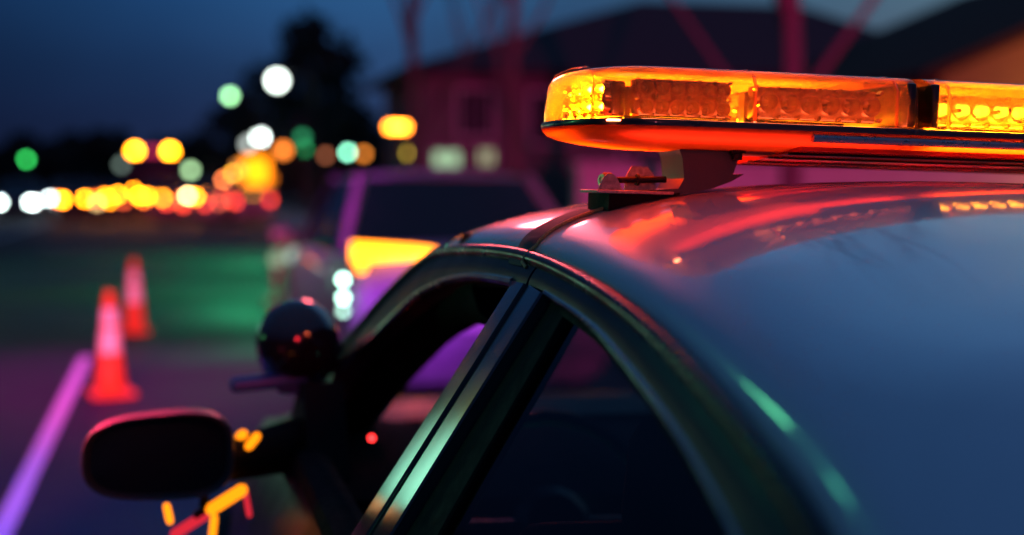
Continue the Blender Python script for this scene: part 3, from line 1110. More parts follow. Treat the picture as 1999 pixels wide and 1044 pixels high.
# mounting foot, clamp and strap
def mount(s):
    b = MB()
    def P(poly):
        return [(s * a, z) for a, z in poly]
    # curved leg from the underside of the bar down to the roof pad
    b.prism(P([(0.415, 1.491), (0.318, 1.491), (0.327, 1.470), (0.333, 1.452), (0.318, 1.453), (0.335, 1.443), (0.362, 1.433), (0.395, 1.426), (0.470, 1.424), (0.470, 1.427),
               (0.405, 1.432), (0.398, 1.445), (0.401, 1.470), (0.406, 1.482)]), 1, 0.375, 0.455)
    b.box((s * 0.308, 0.40, 1.4835), (0.062, 0.06, 0.013), None, 0.005)
    o = b.make('mounting_foot', STEEL, BARO, sharp=25)
    b = MB()
    b.revolve([(0.010, 0), (0.010, 0.008), (0.006, 0.009), (0.006, 0.016)], (s * 0.332, 0.365, 1.486), (0, 0, -1), 6)
    b.make('mounting_bolt', PLASTIC, BARO)
    b = MB()
    b.revolve([(0.0042, -0.01), (0.0042, 0.012)], (s * 0.472, 0.43, 1.430), (0, 0, 1), 8)
    b.make('mounting_bolt', PLASTIC, BARO)
    # rubber pad following the roof
    rings = []
    for k in range(9):
        u = 0.404 + 0.092 * k / 8
        ys = (0.372, 0.462)
        zr = [roof_pt(y, u / rail(y)[0]).z for y in ys]
        rings.append([(s * u, ys[0], zr[0] + 0.0005), (s * u, ys[1], zr[1] + 0.0005), (s * u, ys[1], max(zr[1] + 0.004, 1.4245)), (s * u, ys[0], max(zr[0] + 0.004, 1.4245))])
    b = MB()
    b.loft(rings)
    b.make('roof_pad', RUBBER, BARO)
    # clamp plates and long bolt
    b = MB()
    b.prism(P([(0.507, 1.4245), (0.471, 1.4245), (0.481, 1.443), (0.486, 1.448), (0.494, 1.448), (0.499, 1.443)]), 1, 0.388, 0.391)
    b.prism(P([(0.462, 1.4255), (0.420, 1.4255), (0.421, 1.445), (0.432, 1.459), (0.453, 1.459), (0.461, 1.445)]), 1, 0.416, 0.419)
    b.box((s * 0.463, 0.405, 1.4262), (0.10, 0.075, 0.004), None, 0.0015)
    b.make('clamp_plate', ZINC, BARO, sharp=25)
    b = MB()
    b.tube([(s * 0.486, 0.4035, 1.4405), (s * 0.412, 0.4035, 1.4435)], 0.0042, 10)
    b.revolve([(0.0045, 0.0), (0.0092, 0.001), (0.0096, 0.004), (0.0096, 0.011), (0.0085, 0.012)], (s * 0.483, 0.4035, 1.4406), (-s * -1, 0, -0.03), 16)
    b.revolve([(0.0075, 0), (0.0075, 0.003)], (s * 0.448, 0.4035, 1.442), (s, 0, 0), 12)
    b.make('clamp_bolt', PLASTIC, BARO)
    b = MB()
    b.revolve([(0.0080, 0.0), (0.0080, 0.0015), (0.0045, 0.0016), (0.004, 0.0004), (0.0003, 0.0004)], (s * 0.4955, 0.4035, 1.4402), (s, -0.35, 0), 16)
    b.make('bolt_head', ZINC, BARO)
    # strap over the roof edge
    prof = []
    for k in range(26):
        u = 0.50 + (0.585 - 0.50) * k / 25
        prof.append(u)
    rings = []
    for u in prof:
        row = []
        for y, up in ((0.400, 0.0006), (0.402, 0.0030), (0.474, 0.0030), (0.476, 0.0006)):
            p = roof_pt(y, min(1.0, u / rail(y)[0]))
            row.append(Vector((s * (u + 0.002), y, p.z + up)))
        rings.append(row)
    hw, z = rail(0.44)
    for dz, o_ in ((0.004, 0.008), (-0.006, 0.013), (-0.012, 0.014)):
        rings.append([Vector((s * (hw + o_ - d), y, z + dz)) for y, d in ((0.400, 0.003), (0.402, 0.0), (0.474, 0.0), (0.476, 0.003))])
    b = MB()
    b.loft(rings)
    b.make('roof_strap', STRAPM, BARO)
    # braided edge along the near side of the strap
    path = []
    for k in range(30):
        u = 0.480 + (0.580 - 0.480) * k / 29
        p = roof_pt(0.396, min(1, u / rail(0.396)[0]))
        path.append((s * (p.x * 1.0 if p.x > 0 else -p.x), 0.396, p.z + 0.003))
    hw, z = rail(0.396)
    path += [(s * (hw + 0.010), 0.396, z + 0.004), (s * (hw + 0.015), 0.394, z - 0.006), (s * (hw + 0.013), 0.380, z - 0.012)]
    b = MB()
    b.tube(path, 0.0022, 8)
    b.make('strap_edging', BRAID, BARO)


mount(-1)
mount(1)

# ================================================================== background helpers
CAMP = Vector((0, 0, 1.45))
FW = Vector((math.cos(rad(3.4)) * math.sin(rad(13.5)), math.cos(rad(3.4)) * math.cos(rad(13.5)), -math.sin(rad(3.4))))
RT = Vector((math.cos(rad(13.5)), -math.sin(rad(13.5)), 0))
UPV = RT.cross(FW)


def at(u, v, d):
    """world point seen at photo position (u, v) and distance d"""
    return CAMP + (FW + RT * ((u - 999.5) / 2776.4) + UPV * ((522 - v) / 2776.4)) * d


def power(size_m, d, lum, blur=42.0):
    """strength that a small lamp needs to look that bright once out of focus"""
    s = size_m / d * 2776
    return lum * (1 + (blur / s) ** 2)


# ------------------------------------------------------------------ generic saloon
CARM = {}


def build_sedan(name, paint, roofp, glass, tail, head, detail=True, L_=4.8, W_=1.84, H_=1.52, hatch=False, lampstyle=None):
    """car pointing +y with its origin on the ground at the middle"""
    R = empty(name, (0, 0, 0))
    hl = L_ / 2
    hw = W_ / 2
    zd = 1.06 if not hatch else 1.05
    st = [(-hl, 0.80, 0.86 if not hatch else 0.9), (-hl + 0.06, 0.90, zd - 0.06), (-hl + 0.25, 0.96, zd), (-hl + 0.8, 0.99, zd), (-0.4, 1.0, 0.98), (0.8, 1.0, 0.97), (hl - 1.2, 0.98, 0.96), (hl - 0.4, 0.94, 0.88), (hl - 0.08, 0.85, 0.76), (hl, 0.74, 0.66)]
    rows = []
    for y, k, zc in st:
        h = hw * k
        half = [(0, zc), (0.6 * h, zc - 0.01), (0.84 * h, zc - 0.04), (0.94 * h, zc - 0.09), (h, zc - 0.26), (h * 0.99, 0.45), (h * 0.96, 0.26), (h * 0.85, 0.2)]
        rows.append([Vector((-a, y, z)) for a, z in half[::-1]] + [Vector((a, y, z)) for a, z in half[1:]])
    b = MB()
    b.loft(rows, closed=False)
    b.add(rows[0], [tuple(range(len(rows[0]) - 1, -1, -1))])
    b.add(rows[-1], [tuple(range(len(rows[-1])))])
    b.make('body', paint, R)
    # cabin: lower edge at the belt, upper edge at the roof
    yb0, yb1 = (-hl + 0.75, hl - 1.25) if not hatch else (-hl + 0.12, hl - 1.2)
    yt0, yt1 = (-hl + 1.35, 0.45) if not hatch else (-hl + 0.45, 0.55)
    zb, zt = zd - 0.05, H_ - 0.05
    bw, tw = hw * 0.86, hw * 0.66

    def ring(f, g=1.0, inset=0.0):
        y0, y1 = yb0 + (yt0 - yb0) * f, yb1 + (yt1 - yb1) * f
        wv = (bw + (tw - bw) * f) - inset
        z = zb + (zt - zb) * f
        return y0, y1, wv, z
    y0, y1, w1, z1 = ring(0)
    Y0, Y1, W1, Z1 = ring(1)
    b = MB()
    for x in (-1, 1):
        b.add([(x * w1, y0 + 0.1, z1), (x * w1, y1 - 0.1, z1), (x * W1, Y1 - 0.03, Z1), (x * W1, Y0 + 0.03, Z1)], [(0, 1, 2, 3)])
        ym = (Y0 + Y1) / 2
        b.add([(x * (w1 + 0.006), ym - 0.06, z1), (x * (w1 + 0.006), ym + 0.06, z1), (x * (W1 + 0.006), ym + 0.04, Z1), (x * (W1 + 0.006), ym - 0.04, Z1)], [(0, 1, 2, 3)])
    b.cur = 1
    for x in (-1, 1):
        for (ya, yc) in ((y0, Y0), (y1, Y1)):
            b.tube([(x * w1, ya, z1 - 0.02), (x * W1, yc, Z1 + 0.01)], 0.045, 6)
    b.make('side_window', [glass, paint], R, smooth=False)
    for nm, ya, yc in (('rear_window', y0, Y0), ('windshield', y1, Y1)):
        b = MB()
        bow = -0.06 if nm == 'rear_window' else 0.06
        rws = []
        for f in (0, 0.33, 0.66, 1.0):
            yy, ww, zz = ya + (yc - ya) * f, (w1 + (W1 - w1) * f) * 0.97, z1 + (Z1 - z1) * f
            rws.append([Vector((ww * u, yy + bow * (1 - u * u), zz + 0.01)) for u in (-1, -0.6, -0.2, 0.2, 0.6, 1)])
        b.loft(rws, closed=False)
        b.make(nm, glass, R)
    b = MB()
    rws = []
    for k in range(9):
        t = k / 8
        yy = Y0 + (Y1 - Y0) * t
        cr = 0.06 * math.sqrt(max(0.0, 1 - (2 * t - 1) ** 4))
        rws.append([Vector((W1 * u, yy + (-0.06 if t < 0.5 else 0.06) * (1 - u * u) * abs(2 * t - 1), Z1 + cr * 0.4 * abs(1) * (1 - 0 * t) + 0.05 * (1 - abs(u) ** 2.4) * (0.5 + cr * 8))) for u in (-1, -0.85, -0.5, 0, 0.5, 0.85, 1)])
    b.loft(rws, closed=False)
    o = b.make('roof', roofp, R)
    m = o.modifiers.new('thick', 'SOLIDIFY')
    m.thickness = 0.03
    for s in (-1, 1):
        b = MB()
        if lampstyle == 'taper':
            z = 1.005
            prof = []
            for k in range(13):
                f = k / 12
                x = s * (hw * 0.90 - f * 0.50)
                hh = 0.044 * (1 - f) ** 0.7 + 0.018
                yy = -hl - 0.012 - 0.055 * f ** 0.5 + 0.02
                prof.append([(x, yy + 0.05, z + 0.03 - hh), (x, yy - 0.012, z + 0.02 - hh * 0.9), (x, yy - 0.02, z + 0.02), (x, yy - 0.012, z + 0.02 + hh * 0.9), (x, yy + 0.05, z + 0.02 + hh)])
            b.loft(prof)
            b.box((s * hw * 0.85, -hl - 0.03, 0.94), (0.055, 0.05, 0.06), None, 0.02)
        else:
            b.box((s * hw * 0.76, -hl - 0.01, 0.80), (0.20, 0.06, 0.20), None, 0.05)
        b.make('tail_lamp', tail, R)
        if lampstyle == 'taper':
            for zz in (0.865, 0.755, 0.675):  # glints of light on the body corner, built as glowing studs
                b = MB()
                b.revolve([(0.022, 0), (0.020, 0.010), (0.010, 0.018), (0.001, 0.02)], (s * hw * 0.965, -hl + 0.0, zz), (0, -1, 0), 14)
                b.make('corner_glint', glow('corner_glint_%d' % int(zz * 100), (0.55, 1.0, 0.80), power(0.044, 8.7, {0.865: 2.2, 0.755: 2.0, 0.675: 0.7}[zz], 34)), R)
        b = MB()
        b.box((s * hw * 0.70, hl - 0.06, 0.66), (0.32, 0.14, 0.14), None, 0.04)
        b.make('headlight', head, R)
        for y in (-hl + 0.95, hl - 0.9):
            wheel(s * (hw - 0.10), y, s, 0.32, 0.2, R)
    if detail:
        b = MB()
        b.box((0, -hl - 0.035, 0.48), (W_ * 0.9, 0.10, 0.24), None, 0.04)
        b.make('bumper', paint, R)
        b = MB()
        b.box((0, -hl - 0.09, 0.62), (0.31, 0.012, 0.155), None, 0.004)
        b.make('licence_plate', mat('plate', (0.6, 0.6, 0.58), 0.5), R)
        for s in (-1, 1):
            b = MB()
            b.box((s * (hw + 0.10), 0.75, 1.02), (0.18, 0.10, 0.12), None, 0.035)
            b.box((s * (hw - 0.02), 0.78, 0.98), (0.12, 0.05, 0.04), None, 0.01)
            b.make('door_mirror', paint, R)
    return R


DARKGL = mat('dark_window', (0.006, 0.006, 0.008), 0.06, spec=0.6)
AMB = (1.0, 0.26, 0.008)
# the parked saloon in front of the police car
TAILB = glow('tail_lamp_on', (1.0, 0.23, 0.006), 9.0)
HEADX = mat('headlight_off', (0.3, 0.3, 0.32), 0.15, coat=1)
SILV = mat('silver_paint', (0.15, 0.15, 0.165), 0.5, coat=0.2, var=0.03)
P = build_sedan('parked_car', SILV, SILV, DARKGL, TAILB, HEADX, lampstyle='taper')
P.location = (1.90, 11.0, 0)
tag(P, 'parked violet-lit saloon with tapering amber tail lamps, just ahead of the police car', 'car')

# ------------------------------------------------------------------ traffic on the road
MIDP = [mat('dull_%d_paint' % i, c, 0.35, coat=0.6) for i, c in enumerate([(0.03, 0.03, 0.035), (0.10, 0.02, 0.02), (0.16, 0.16, 0.17), (0.02, 0.03, 0.07)])]
TAIL = glow('brake_lamp_on', (1.0, 0.16, 0.010), power(0.22, 66, 0.9))
TAILD = glow('tail_lamp_dim', (1.0, 0.05, 0.03), power(0.22, 66, 0.35))
HEAD = glow('headlight_on', (0.80, 1.0, 0.98), power(0.26, 61, 2.6))
HEADO = mat('headlight_glass', (0.25, 0.25, 0.26), 0.2, coat=1)
protos = {}
traffic = [
    # x, y, away?, bright tail?, label
    (-6.10, 63.0, 0, 'white', 'oncoming car with two white headlights, leftmost in the road'),
    (-5.35, 78.0, 0, 'white', 'oncoming car with white headlights behind the leftmost one'),
    (-3.55, 61.0, 1, 'amber', 'car with amber tail lamps waiting beside the white headlights'),
    (-1.95, 66.0, 1, 'amber', 'car with amber tail lamps, second in the row from the white headlights'),
    (-0.30, 60.0, 1, 'amber', 'car with amber tail lamps below the paired yellow beacons'),
    (-2.90, 80.0, 1, 'amber', 'smaller car with amber tail lamps farther back in the queue'),
    (0.55, 71.0, 1, 'amber', 'car with amber tail lamps near the middle of the queue'),
    (1.95, 65.0, 1, 'red', 'car with dim red tail lamps at the kerb end of the queue'),
    (1.70, 82.0, 1, 'amber', 'distant car with amber tail lamps under the pale green lamp'),
    (0.35, 92.0, 1, 'amber', 'distant car with amber tail lamps in the far middle of the queue'),
    (-1.35, 95.0, 1, 'red', 'distant car with dim red tail lamps in the far queue'),
    (-4.45, 73.0, 1, 'amber', 'car with amber tail lamps behind the second car from the white headlights'),
    (-0.95, 84.0, 1, 'amber', 'distant car with amber tail lamps straight under the right-hand yellow beacon'),
    (-2.35, 104.0, 1, 'amber', 'very distant car with amber tail lamps left of the yellow beacons'),
    (0.95, 108.0, 1, 'amber', 'very distant car with amber tail lamps left of the pale green lamp'),
    (2.60, 98.0, 1, 'amber', 'very distant car with amber tail lamps under the vivid green traffic light'),
    (1.25, 59.0, 1, 'red', 'car with dim red tail lamps in front of the pale green lamp'),
    (3.05, 58.0, 1, 'red', 'car with red tail lamps stopped beside the big yellow sign'),
]
for i, (x, y, away, kind, lab) in enumerate(traffic):
    key = kind
    if key not in protos:
        protos[key] = build_sedan('traffic_car', MIDP[len(protos)], MIDP[len(protos)], DARKGL, {'amber': TAIL, 'red': TAILD, 'white': TAILD}[kind], HEAD if kind == 'white' else HEADO, detail=False)
        o = protos[key]
    else:
        o = copy_tree(protos[key])
    o.location = (x, y, 0)
    o.rotation_euler = (0, 0, 0 if away else math.pi)
    tag(o, lab, 'car', 'cars in the traffic queue')

# ------------------------------------------------------------------ tall vehicle with beacons
TR = empty('box_truck', (-0.72, 66, 0))
tag(TR, 'dark box truck with two yellow roof beacons and a magenta bar between them', 'truck')
DARKT = mat('truck_paint', (0.02, 0.018, 0.022), 0.5)
b = MB()
b.box((0, 0, 1.55), (2.3, 4.5, 2.3), None, 0.06)
b.make('cargo_box', DARKT, TR)
b = MB()
b.box((0, 3.2, 1.2), (2.1, 1.8, 1.7), None, 0.15)
b.box((0, 0.5, 0.42), (1.2, 6.5, 0.2), None, 0.02)
b.make('cab', DARKT, TR)
for s in (-1, 1):
    b = MB()
    b.revolve([(0.20, 0), (0.20, 0.12), (0.17, 0.24), (0.09, 0.31), (0.01, 0.33)], (s * 0.74, -1.9, 2.702), (0, 0, 1), 16)
    b.make('roof_beacon', glow('beacon_yellow', (1.0, 0.30, 0.006), power(0.4, 64, 6.0)), TR)
    for y in (-1.4, 2.9):
        wheel(s * 0.95, y, s, 0.42, 0.28, TR)
b = MB()
b.box((0, -1.9, 2.83), (1.0, 0.25, 0.22), None, 0.05)
b.make('roof_light_bar', glow('bar_magenta', (0.75, 0.03, 0.14), 1.1), TR)

# ------------------------------------------------------------------ street lamps, signals, signs
POLE = mat('lamp_post', (0.06, 0.06, 0.065), 0.5, metal=0.6)


def lamp_post(p, size, col, lum, d, label, name='street_lamp', arm=1.6, group='lamps along the street', blur=42):
    R = empty(name, (p.x, p.y, 0))
    tag(R, label, 'street lamp' if name == 'street_lamp' else 'lamp', group)
    h = p.z
    b = MB()
    if arm:
        b.tube([(arm, 0, 0), (arm, 0, h * 0.7), (arm, 0, h * 0.97), (arm * 0.8, 0, h + 0.28), (0, 0, h + size * 0.6)], [0.11, 0.08, 0.07, 0.05, 0.04], 10)
        b.revolve([(0.2, 0), (0.2, 0.1), (0.12, 0.35)], (arm, 0, 0), (0, 0, 1), 12)
    else:
        b.tube([(0, 0, 0), (0, 0, h - size * 0.5)], [0.07, 0.05], 10)
        b.revolve([(0.14, 0), (0.14, 0.08), (0.08, 0.25)], (0, 0, 0), (0, 0, 1), 12)
    b.make('pole', POLE, R)
    b = MB()
    b.revolve([(size * 0.52, 0), (size * 0.5, 0.04), (size * 0.25, 0.12), (0.02, 0.14)], (0, 0, h + size * 0.46), (0, 0, 1), 16)
    b.make('lamp_hood', POLE, R)
    b = MB()
    b.revolve([(size * 0.5 * math.cos(rad(a)) + 0.001, size * 0.5 * math.sin(rad(a))) for a in range(-90, 80, 17)], (0, 0, h), (0, 0, 1), 16)
    b.make('lamp_globe', glow('globe_%s_%d' % (label.split()[0], int(p.x * 100)), col, power(size, d, lum, blur)), R)
    return R


lamps = [
    (541, 157, 70, 0.72, (0.86, 1.0, 0.90), 3.2, 'bright white street lamp, highest of the lamps against the dark tree', 1.8),
    (449, 187, 80, 0.42, (0.42, 1.0, 0.45), 1.0, 'pale green street lamp left of the highest white lamp', 1.6),
    (508, 268, 88, 0.55, (0.85, 1.0, 0.93), 3.0, 'white street lamp low in front of the dark tree', 1.6),
    (485, 281, 96, 0.62, (0.55, 0.62, 0.58), 0.55, 'dim grey-white street lamp partly behind a brighter white lamp', 1.6),
    (372, 332, 108, 0.55, (0.50, 0.85, 0.42), 0.62, 'pale green lamp standing above the amber tail lamps', 1.2),
    (435, 328, 112, 0.55, (0.16, 0.34, 0.24), 0.55, 'dull green lamp between the pale green lamp and the yellow sign', 1.2),
    (237, 321, 112, 0.55, (0.10, 0.14, 0.12), 0.6, 'faint grey lamp left of the yellow beacons', 1.2),
    (310, 357, 100, 0.50, (1.0, 0.70, 0.30), 1.0, 'cream lamp rising just above the amber tail lamps', 0),
    (168, 372, 104, 0.50, (1.0, 0.33, 0.03), 0.7, 'orange low lamp at the left end of the amber row', 0),
    (268, 352, 104, 0.50, (1.0, 0.30, 0.02), 0.7, 'orange low lamp under the truck beacons', 0),
    (440, 357, 90, 0.50, (1.0, 0.26, 0.06), 0.75, 'salmon low lamp left of the big yellow sign', 0),
    (553, 293, 60, 0.42, (1.0, 0.24, 0.03), 1.0, 'orange globe lamp right of the big yellow sign', 0),
    (679, 297, 52, 0.22, (0.28, 0.95, 0.62), 1.0, 'mint green globe lamp left of the orange pill sign', 0),
    (710, 300, 54, 0.25, (0.55, 0.16, 0.02), 0.8, 'brown-orange globe lamp right behind the mint green one', 0),
    (636, 303, 56, 0.25, (0.30, 0.09, 0.04), 0.5, 'faint brown globe lamp left of the mint green one', 0),
    (799, 299, 29, 0.16, (0.45, 0.30, 0.03), 0.9, 'olive lamp hanging under the orange pill sign', 0),
    (320, 436, 48, 0.22, (0.10, 0.14, 0.08), 0.5, 'faint grey marker light low on the road', 0),
    (30, 360, 100, 0.4, (0.10, 0.26, 0.12), 0.6, 'dim green lamp above the leftmost white headlights', 0),
]
for (u, v, d, size, col, lum, lab, arm) in lamps:
    p = at(u, v, d)
    lamp_post(p, size, col, lum, d, lab, 'street_lamp' if arm else 'globe_lamp', arm, 'lamps along the street')


def signal(u, v, d, col, lum, label, which=0):
    p = at(u, v, d)
    R = empty('traffic_signal', (p.x, p.y, 0))
    tag(R, label, 'traffic light', 'traffic signals down the road')
    b = MB()
    b.tube([(0, 0.15, 0), (0, 0.15, p.z + 1.0)], 0.07, 10)
    b.make('pole', POLE, R)
    zc = p.z + (0.36 if which == 2 else (0 if which == 1 else -0.36))
    b = MB()
    b.box((0, 0.02, zc), (0.40, 0.2, 1.1), None, 0.04)
    b.make('signal_housing', PLASTIC, R)
    for k in range(3):
        on = k == which
        z = zc + 0.36 - 0.36 * k
        b = MB()
        b.revolve([(0.16, 0.0), (0.155, 0.02), (0.1, 0.045), (0.004, 0.055)], (0, -0.082, z), (0, -1, 0), 16)
        b.make('signal_lens', glow('signal_%d_%d' % (u, k), col, power(0.31, d, lum)) if on else mat('signal_off', (0.03, 0.03, 0.03), 0.3), R)
        b = MB()
        for a0 in range(0, 180, 20):
            a1 = a0 + 20
            b.add([(0.175 * math.cos(rad(a)), yy, z + 0.175 * math.sin(rad(a))) for a, yy in ((a0, -0.08), (a1, -0.08), (a1, -0.25), (a0, -0.25))], [(0, 1, 2, 3)])
        b.make('signal_visor', PLASTIC, R)


signal(52, 311, 90, (0.03, 0.55, 0.10), 0.75, 'green traffic light standing alone at the far left', 2)
signal(590, 268, 58, (0.02, 0.22, 0.09), 0.55, 'dim green traffic light beside the dark tree', 2)
signal(593, 290, 64, (0.02, 0.26, 0.08), 0.6, 'second dim green traffic light just below the other by the tree', 2)
signal(427, 360, 74, (0.02, 0.9, 0.02), 0.8, 'vivid green traffic light low beside the big yellow sign', 2)


def sign(u, v, d, wd, ht, col, lum, label, name='lit_sign', rnd=0.12, cat='sign'):
    p = at(u, v, d)
    R = empty(name, (p.x, p.y, 0), (0, 0, rad(-6)))
    tag(R, label, cat, None)
    b = MB()
    b.tube([(0, 0.12, 0), (0, 0.12, p.z)], 0.06, 10)
    b.make('post', POLE, R)
    b = MB()
    b.box((0, 0.05, p.z), (wd + 0.08, 0.16, ht + 0.08), None, min(rnd, 0.07))
    b.make('sign_case', POLE, R)
    b = MB()
    b.box((0, -0.045, p.z), (wd, 0.03, ht), None, 0.012)
    b.make('sign_face', glow('sign_%d' % u, col, lum), R)


sign(785, 248, 29, 0.62, 0.13, (1.0, 0.22, 0.012), power(0.13, 29, 4.0) * 0.62, 'wide glowing orange pill-shaped sign above the dark house front')
sign(500, 334, 54, 0.95, 1.05, (1.0, 0.24, 0.004), 4.2, 'big glowing yellow sign at the right end of the traffic queue', rnd=0.3)
sign(524, 348, 58, 0.40, 0.40, (1.0, 0.22, 0.01), 2.0, 'small amber sign low at the right of the big yellow sign')
sign(468, 330, 60, 0.45, 0.45, (1.0, 0.36, 0.08), 2.4, 'smaller pale orange sign left of the big yellow sign')

# ------------------------------------------------------------------ row of warning lamps along the closed lane
def beacon(u, v, d, col, lum, label, name='warning_beacon', group='amber warning lamps along the closed lane'):
    p = at(u, v, d)
    R = empty(name, (p.x, p.y, 0))
    tag(R, label, 'warning lamp' if name == 'warning_beacon' else 'marker post', group)  # 'marker post' covers the added posts that stand in for glints
    b = MB()
    b.box((0, 0, 0.04), (0.34, 0.34, 0.08), None, 0.02)
    b.box((0, 0, p.z * 0.5), (0.10, 0.05, p.z), None, 0.015)
    b.make('post', PLASTIC, R)
    b = MB()
    b.box((0, 0.0, p.z), (0.20, 0.08, 0.24), None, 0.03)
    b.make('lamp_case', PLASTIC, R)
    b = MB()
    b.revolve([(0.09, 0.0), (0.088, 0.02), (0.06, 0.045), (0.002, 0.055)], (0, -0.042, p.z), (0, -1, 0), 16)
    b.make('lamp_lens', glow('beacon_lens_%d' % u, col, power(0.18, d, lum)), R)


YEL, ORA, CRM, RED = (1.0, 0.27, 0.004), (1.0, 0.20, 0.006), (1.0, 0.62, 0.24), (1.0, 0.06, 0.03)
for u, v, d, col, lum, lab in (
        (123, 390, 52, YEL, 3.2, 'leftmost yellow warning lamp, right beside the white headlights'),
        (149, 374, 60, ORA, 1.0, 'orange warning lamp, second from the white headlights'),
        (166, 388, 53, YEL, 3.0, 'yellow warning lamp, third from the white headlights'),
        (190, 396, 49, CRM, 0.5, 'pale pink warning lamp, fourth from the white headlights'),
        (206, 384, 54, YEL, 2.6, 'yellow warning lamp, fifth from the white headlights'),
        (230, 380, 56, YEL, 2.6, 'yellow warning lamp, sixth from the white headlights'),
        (252, 366, 64, YEL, 2.0, 'raised yellow warning lamp under the left roof beacon of the truck'),
        (271, 382, 55, YEL, 3.0, 'yellow warning lamp under the left roof beacon of the truck, low one'),
        (288, 383, 55, YEL, 2.6, 'yellow warning lamp midway under the two roof beacons'),
        (311, 358, 60, CRM, 1.3, 'cream warning lamp raised above the amber row'),
        (331, 378, 57, YEL, 3.0, 'yellow warning lamp under the right roof beacon of the truck'),
        (325, 396, 50, RED, 0.7, 'red warning lamp under the right roof beacon of the truck'),
        (366, 382, 55, CRM, 2.2, 'cream white warning lamp below the pale green lamp'),
        (382, 384, 54, YEL, 2.6, 'yellow warning lamp just right of the cream white one'),
        (398, 380, 56, YEL, 1.6, 'rightmost yellow warning lamp of the row'),
        (358, 400, 48, RED, 0.7, 'red warning lamp below the cream white one'),
        (400, 398, 48, RED, 0.6, 'red warning lamp below the rightmost yellow one'),
        (428, 396, 49, (0.6, 0.10, 0.05), 0.5, 'brown-red warning lamp, second from the right end of the row'),
        (214, 392, 51, YEL, 1.6, 'yellow warning lamp tucked low between its neighbours left of the truck'),
        (300, 372, 58, YEL, 2.0, 'yellow warning lamp just below the cream one over the amber row'),
        (348, 371, 58, ORA, 1.4, 'orange warning lamp between the two cream warning lamps'),
        (412, 368, 60, ORA, 0.9, 'orange warning lamp above the rightmost yellow one of the row'),
        (436, 350, 66, (1.0, 0.22, 0.06), 0.8, 'salmon warning lamp left below the big yellow sign'),
        (452, 362, 62, YEL, 1.1, 'yellow warning lamp just left below the big yellow sign'),
        (478, 346, 60, YEL, 1.8, 'bright yellow warning lamp touching the left edge of the big yellow sign'),
        (455, 338, 68, (0.9, 0.42, 0.02), 0.9, 'dull yellow warning lamp up at the left of the big yellow sign'),
        (495, 378, 52, (0.30, 0.12, 0.01), 0.6, 'brown warning lamp under the big yellow sign'),
        (136, 381, 57, ORA, 0.9, 'orange warning lamp behind the leftmost yellow one'),
        (178, 380, 58, YEL, 1.2, 'yellow warning lamp peeking out behind the third one from the white headlights'),
        (242, 392, 50, (0.9, 0.10, 0.03), 0.55, 'dark orange warning lamp low under the left roof beacon'),
        (262, 372, 61, YEL, 1.5, 'yellow warning lamp between the raised one and the low one under the left roof beacon'),
        (318, 386, 54, YEL, 1.7, 'yellow warning lamp just left of the one under the right roof beacon'),
        (372, 358, 64, ORA, 0.7, 'dull orange warning lamp right below the pale green lamp'),
        (390, 372, 59, YEL, 1.5, 'yellow warning lamp up between the cream white one and the rightmost yellow one'),
        (424, 380, 56, ORA, 0.7, 'orange warning lamp between the yellow row and the red lamps'),
        (460, 394, 50, RED, 0.55, 'red warning lamp at the right end of the row')):
    beacon(u, v, d, col, lum, lab)
for u, v, d, col, lum, lab in (  # added posts standing in for light glints on the parked car's flank
        (541, 506, 17, (0.34, 0.42, 0.28), 0.36, 'dim grey-green glint post left of the parked car, farthest from it'),
        (573, 499, 18, (0.40, 0.55, 0.48), 0.40, 'pale glint post left of the parked car, second from the left end'),
        (598, 509, 16, (0.25, 0.50, 0.36), 0.32, 'soft green glint post left of the parked car, third from the left end'),
        (618, 500, 19, (0.22, 0.38, 0.30), 0.26, 'faint green glint post closest to the parked car'),
        (560, 480, 22, (0.30, 0.06, 0.06), 0.22, 'faint red glint post behind the green-white ones by the parked car')):
    beacon(u, v, d, col, lum, lab, 'glint_post', 'added glint posts beside the parked car')

# ------------------------------------------------------------------ cones
CONE = mat('cone_plastic', (0.75, 0.10, 0.02), 0.5)
BAND = mat('cone_band', (0.85, 0.85, 0.85), 0.35)


def cone(p, label):
    R = empty('traffic_cone', (p[0], p[1], 0), (0, 0, rad(p[2])))
    tag(R, label, 'traffic cone', 'traffic cones on the edge line')
    b = MB()
    b.box((0, 0, 0.022), (0.30, 0.30, 0.036), None, 0.015)
    b.make('base', CONE, R)

    def r(z):
        return 0.105 - 0.078 * (z - 0.04) / 0.68
    b = MB()
    b.revolve([(0.118, 0.040), (r(0.06), 0.06), (r(0.2), 0.2), (r(0.4), 0.4), (r(0.7), 0.70), (0.024, 0.715), (0.018, 0.70)], (0, 0, 0), (0, 0, 1), 28)
    b.make('cone_body', CONE, R)
    for z0, z1 in ((0.30, 0.47), (0.49, 0.60)):
        b = MB()
        b.revolve([(r(z0) + 0.001, z0), (r(z0) + 0.004, z0 + 0.003), (r(z1) + 0.004, z1 - 0.003), (r(z1) + 0.001, z1)], (0, 0, 0), (0, 0, 1), 28)
        b.make('reflective_band', BAND, R)


cone((-0.41, 10.0, 12), 'nearer orange traffic cone with pink-lit reflective bands')
cone((-0.35, 14.2, -8), 'farther orange traffic cone with warm white-lit bands')

# ------------------------------------------------------------------ trees
BARK = mat('bark', (0.10, 0.075, 0.065), 0.9, scale=20, var=0.3, bump=0.6)
LEAF = mat('dark_foliage', (0.022, 0.034, 0.024), 0.8, scale=3, var=0.4)


